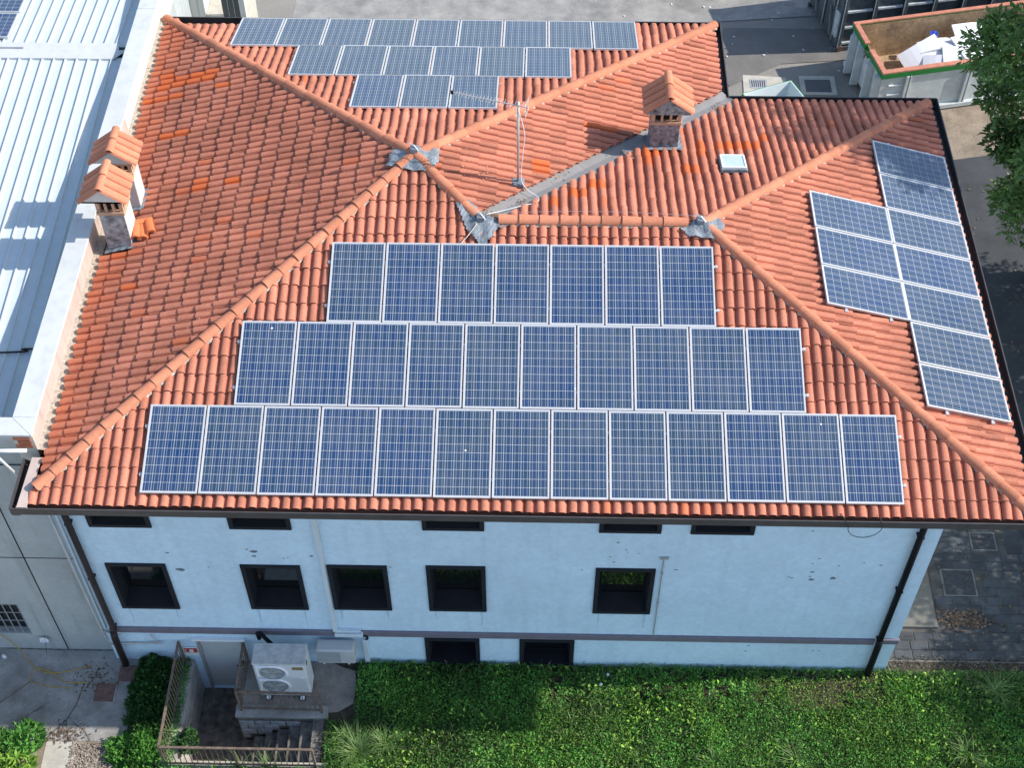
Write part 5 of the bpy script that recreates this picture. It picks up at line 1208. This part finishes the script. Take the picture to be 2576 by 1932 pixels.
# ================================================================== VEGETATION
def leaves(name, C, Nrm, size, tint, m_, parent=None, aspect=.55, fold=.25, kind=None):
    """leaf-sized folded quads: C centres (n,3), Nrm direction the leaf points in"""
    n = len(C); r_ = np.random.default_rng(len(C)); d = Nrm / np.linalg.norm(Nrm, axis=1)[:, None]
    rv = r_.normal(size=(n, 3)); s = np.cross(d, rv); s /= np.linalg.norm(s, axis=1)[:, None]; u = np.cross(s, d)
    L = size[:, None]; a = C; b_ = C + d * L * .5 + s * L * aspect * .5 + u * L * fold * .3; c = C + d * L - u * L * fold * .4; e = C + d * L * .5 - s * L * aspect * .5 + u * L * fold * .3
    V = np.stack([a, b_, c, e], 1).reshape(-1, 3).astype(np.float32)
    if parent is not None: V -= np.array(OFF.get(parent.name, Vector()), dtype=np.float32)
    me = bpy.data.meshes.new(name); me.vertices.add(4 * n); me.vertices.foreach_set('co', V.ravel()); me.loops.add(4 * n); me.polygons.add(n)
    me.loops.foreach_set('vertex_index', np.arange(4 * n, dtype=np.int32)); me.polygons.foreach_set('loop_start', np.arange(0, 4 * n, 4, dtype=np.int32)); me.polygons.foreach_set('loop_total', np.full(n, 4, dtype=np.int32))
    at = me.attributes.new('tint', 'FLOAT', 'FACE'); at.data.foreach_set('value', tint.astype(np.float32)); me.materials.append(m_); me.update(calc_edges=True)
    o = bpy.data.objects.new(name, me); col.objects.link(o)
    if parent is not None: o.parent = parent
    if kind: o['kind'] = kind
    return o
def vnoise(x, y, s, seed_):
    r_ = np.random.default_rng(seed_); g_ = r_.random((64, 64)); X = x * s; Y = y * s; i = np.floor(X).astype(int); j = np.floor(Y).astype(int); fx = X - i; fy = Y - j; fx = fx * fx * (3 - 2 * fx); fy = fy * fy * (3 - 2 * fy)
    a = g_[i % 64, j % 64]; b_ = g_[(i + 1) % 64, j % 64]; c = g_[i % 64, (j + 1) % 64]; d = g_[(i + 1) % 64, (j + 1) % 64]
    return (a * (1 - fx) + b_ * fx) * (1 - fy) + (c * (1 - fx) + d * fx) * fy
def field(n, x0, x1, y0, y1, seed_, keep=None):
    r_ = np.random.default_rng(seed_); x = r_.uniform(x0, x1, n); y = r_.uniform(y0, y1, n)
    k = np.ones(n, bool)
    for h in WELL: k &= ~((x > h[0] - .05) & (x < h[1] + .08) & (y > h[2] - .12) & (y < h[3] + .05))
    k &= ~((x > 2.4) & (x < 4.97) & (y > -.85))
    if keep is not None: k &= keep(x, y)
    return x[k], y[k], r_
def cover_veg(name, label, n, box, m_, seed_, hmax, smin, smax, keep=None, cat='ground cover', lean=.9, aspect=.55):
    x, y, r_ = field(n, *box, seed_, keep); hh = vnoise(x, y, 1.3, seed_) * .6 + vnoise(x, y, 4.1, seed_ + 1) * .4
    z = G + r_.random(len(x)) ** .7 * hmax * (.25 + 1.1 * hh)
    d = r_.normal(size=(len(x), 3)) * lean; d[:, 2] = np.abs(d[:, 2]) * .6 + .35
    t = np.clip(.25 + .5 * hh + r_.normal(0, .2, len(x)), 0, 1)
    o = leaves(name, np.stack([x, y, z], 1), d, r_.uniform(smin, smax, len(x)), t, m_, aspect=aspect)
    return tag(o, label, cat, None, 'stuff')
bare = lambda x, y: ~((vnoise(x, y, 1.1, 77) * .6 + .4 * vnoise(x, y, 7.0, 78) > .50 + .25 * np.abs(y - .12)) & (y > -.4) & (y < .45) & (x > 9) & (np.random.default_rng(5).random(len(x)) < .75))
cover_veg('ground_cover', 'dense low green weeds filling the garden strip below the house', 150000, (1.1, 21, -2.7, .52), M_LEAF, 5, .19, .028, .072, bare)
cover_veg('clover', 'lighter yellow-green clover among the weeds, denser where sunlight is painted in', 48000, (4.6, 21, -2.7, .30), M_LEAFY, 6, .18, .022, .06, lambda x, y: vnoise(x, y, .8, 99) > .40 + .016 * (x - 5))  # yellow leaves thin out rightwards: sunlight on the strip put into leaf colour
cover_veg('broad_weeds', 'larger broad leaves scattered over the green strip', 3500, (4.8, 21, -2.7, .50), M_LEAFY, 8, .22, .07, .13, lambda x, y: vnoise(x, y, 1.4, 31) > .42, aspect=.5)
cover_veg('meadow_grass', 'thin grass blades standing through the garden weeds', 30000, (1.1, 21, -2.7, .54), M_BLADE, 9, .14, .08, .20, lambda x, y: vnoise(x, y, 1.2, 41) > .38, lean=.5, aspect=.09)
def edge_keep(x, y): return (x > .30) | (np.abs(y + 1.7) < .4)
# ivy mass left of the railing
def mound(name, label, cat, n, cx, cy, rx, ry, h, m_, seed_, smin=.03, smax=.08, stemm=None):
    r_ = np.random.default_rng(seed_); T_ = thing(name, label, cat, (cx, cy, G))
    u = r_.normal(size=(n, 3)); u /= np.linalg.norm(u, axis=1)[:, None]; u[:, 2] = np.abs(u[:, 2]); rr = r_.uniform(.55, 1.0, n) ** .5
    bx = np.array([rx, ry, h]); lump = 1 + .9 * (vnoise(u[:, 0] * 3 + 9, u[:, 1] * 3 + u[:, 2] * 3 + 9, 1.3, seed_) - .5)
    C = u * bx * (rr * lump)[:, None] + np.array([cx, cy, G]); d = u + r_.normal(size=(n, 3)) * .7; d[:, 2] += .2
    leaves('foliage', C, d, r_.uniform(smin, smax, n), np.clip(.5 + r_.normal(0, .25, n), 0, 1), m_, T_)
    b = MB()
    for k in range(7):
        a = k * .9; b.tube([(cx, cy, G - .02), (cx + rx * .4 * math.cos(a), cy + ry * .4 * math.sin(a), G + h * .5), (cx + rx * .75 * math.cos(a), cy + ry * .75 * math.sin(a), G + h * .6)], .008, 4)
    b.build('stem', M_BARK, T_); return T_
mound('ivy_bush', 'dark green clipped bush between the yard and left railing, nearest the wall', 'bush', 8000, .70, .08, .40, .55, .30, M_IVY, 51, .05, .12)
mound('ivy_bush', 'dark green bush in the middle of the strip along the left railing', 'bush', 6500, .72, -.70, .40, .62, .19, M_IVY, 52, .05, .12)
mound('leafy_bush', 'light yellow-green bush at the near end of the left railing', 'bush', 3600, .60, -1.65, .52, .50, .17, M_LEAF, 53, .05, .12)
mound('ivy_bush', 'low green plant in the well beside the pale retaining wall', 'plant', 1500, 1.62, -1.35, .2, .3, .25, M_IVY, 54)
OFFG = G
def rosette_bush(name, label, cx, cy, h, n, seed_, m_=M_LEAF, L=(.12, .22)):
    r_ = np.random.default_rng(seed_); T_ = thing(name, label, 'bush', (cx, cy, G)); C = []; D_ = []; S = []
    for k in range(n):
        a = r_.uniform(0, 6.28); rr = r_.uniform(0, 1) ** .5 * .36; hx = cx + rr * math.cos(a); hy = cy + rr * math.sin(a); hz = G + h * (1 - rr * 1.3) * r_.uniform(.6, 1)
        for j in range(9):
            t = j * 2.4 + r_.uniform(-.3, .3); C.append((hx, hy, hz)); D_.append((math.cos(t), math.sin(t), r_.uniform(.1, .9))); S.append(r_.uniform(*L))
    leaves('foliage', np.array(C), np.array(D_), np.array(S), r_.uniform(.1, 1, len(C)), m_, T_, aspect=.32)
    b = MB()
    for k in range(6): a = k * 1.05; b.tube([(cx, cy, G), (cx + .2 * math.cos(a), cy + .2 * math.sin(a), G + h * .7)], .009, 4)
    b.build('stem', M_BARK, T_)
rosette_bush('leafy_shrub', 'bushy shrub with long leaves at the bottom left corner', -2.35, -1.55, .55, 60, 61)
rosette_bush('leafy_shrub', 'long-leaved shrub right of the corner shrub, against the concrete yard', -1.66, -1.45, .5, 55, 62)
rosette_bush('leafy_shrub', 'yellow-flecked shrub between the corner shrub and the pale slab', -1.75, -1.95, .4, 50, 63, M_LEAFY)
def tuft(cx, cy, n, L, label, seed_, spread=.8, z=G):
    r_ = np.random.default_rng(seed_); b = MB()
    for k in range(n):
        a = r_.uniform(0, 6.28); l_ = L * r_.uniform(.6, 1.15); sp = spread * r_.uniform(.5, 1.2); b.cur = r_.uniform(); w_ = .008 * r_.uniform(.7, 1.4)
        px, py = -math.sin(a) * w_, math.cos(a) * w_; ox, oy = cx + r_.normal() * .06, cy + r_.normal() * .06; P = []
        for j in range(5):
            t = j / 4; rr = l_ * sp * t ** 1.3; hz = l_ * (t - .62 * sp * t * t); k_ = 1 - t * .9; P.append(((ox + rr * math.cos(a) + px * k_, oy + rr * math.sin(a) + py * k_, z + hz), (ox + rr * math.cos(a) - px * k_, oy + rr * math.sin(a) - py * k_, z + hz)))
        for q, s in zip(P, P[1:]): b.face([q[0], q[1], s[1], s[0]])
    return tag(b.build('grass_tuft', M_BLADE, None, tint=True), label, 'grass tuft', 'tall grass tufts in the garden strip')
tuft(5.15, -1.55, 150, .75, 'large pale grass tuft right of the stairs, at the bottom edge', 71)
tuft(5.65, -1.35, 90, .6, 'pale grass tuft just right of the large one by the stairs', 72)
tuft(4.85, -1.2, 70, .5, 'grass tuft between the stairs and the concrete pad corner', 73)
tuft(18.35, .05, 80, .6, 'arching grey-green grass tuft near the side paving', 74, 1.0)
tuft(17.5, -1.35, 60, .55, 'arching grass tuft at the bottom right', 75, 1.0)
tuft(14.0, -1.5, 40, .6, 'thin grass tuft at the bottom, right of the middle', 76)
tuft(12.3, -1.6, 40, .5, 'thin grass tuft at the bottom middle', 77)
tuft(3.3, -1.85, 30, .45, 'small weed tuft growing at the near railing middle', 78)
tuft(2.75, -1.9, 30, .4, 'small weed tuft growing at the near railing, left of its middle post', 79)
b = rosette_bush('star_weed', 'dark star-shaped weed in the grass below the far right window', 11.35, -.05, .14, 5, 64, M_IVY, (.14, .26))
for i, (x, y, lab) in enumerate(((10.25, .28, 'white flower cap near the wall in the grass'), (10.10, .05, 'white flower cap slightly in front of the other'))):
    b = MB(); b.tube([(x, y, G), (x, y, G + .16)], [.01, .008], 5); b.tube([(x, y, G + .15), (x, y, G + .19)], [.035, .015], 8); tag(b.build('white_flower', M_FOAM), lab, 'flower')
# trees to the right of the frame edge
def tree(cx, cy, rx, ry, z0, z1_, n, label, seed_, size=(.11, .25), sub=70):
    r_ = np.random.default_rng(seed_); T_ = thing('broadleaf_tree', label, 'tree', (cx, cy, G)); zc = (z0 + z1_) / 2; rz = (z1_ - z0) / 2
    b = MB(); b.tube([(cx, cy, G - .1), (cx + .1, cy, G + 1.5), (cx - .05, cy + .1, zc)], [.26, .20, .10], 10); b.build('trunk', M_BARK, T_, smooth=True)
    CL = []; 
    for k in range(sub):
        u = r_.normal(size=3); u /= np.linalg.norm(u); q = r_.uniform(.55, 1.0); CL.append((cx + u[0] * rx * q, cy + u[1] * ry * q, zc + u[2] * rz * q))
    b = MB()
    for k in range(16):
        c = CL[k]; b.tube([(cx, cy, zc - rz * .5), ((cx + c[0]) / 2, (cy + c[1]) / 2, (zc + c[2]) / 2 - .1), c], [.07, .04, .015], 6)
    b.build('branch', M_BARK, T_)
    CL = np.array(CL); ii = r_.integers(0, len(CL), n); cr_ = r_.uniform(.45, .95, len(CL)); off_ = r_.normal(size=(n, 3)); off_ /= np.linalg.norm(off_, axis=1)[:, None]; off_ *= (r_.random(n) ** .45 * cr_[ii])[:, None]; off_[:, 2] *= .7
    C = CL[ii] + off_; d = off_ + r_.normal(size=(n, 3)) * .5; d[:, 2] -= .15; ct = r_.uniform(.15, .85, len(CL))
    leaves('crown', C, d, r_.uniform(*size, n), np.clip(ct[ii] + r_.normal(0, .18, n), 0, 1), M_TREE, T_, aspect=.42)
    return T_
tree(21.85, 12.2, 2.85, 3.9, -4.5, 2.6, 56000, 'dense broadleaf tree overhanging the yard at the right edge', 81)
tree(24.9, 9.4, 3.1, 3.8, -5.3, 0.3, 30000, 'wide broadleaf tree shading the side asphalt from the right', 82)
tree(24.6, 4.0, 2.2, 2.2, -5.0, -.6, 6500, 'broadleaf tree shading the side paving from the right', 86)
tree(25.6, 1.2, 2.2, 2.4, -5.0, -.8, 10000, 'smaller broadleaf tree beside the garden end', 83)
tree(23.2, -2.9, 1.8, 1.7, -5.2, -2.2, 6000, 'low broadleaf tree near the garden corner out of frame', 84)
tree(24.6, 10.3, 1.9, 1.9, 4.6, 8.6, 11000, 'tall broadleaf tree behind the yard tree, beyond the right edge', 85)
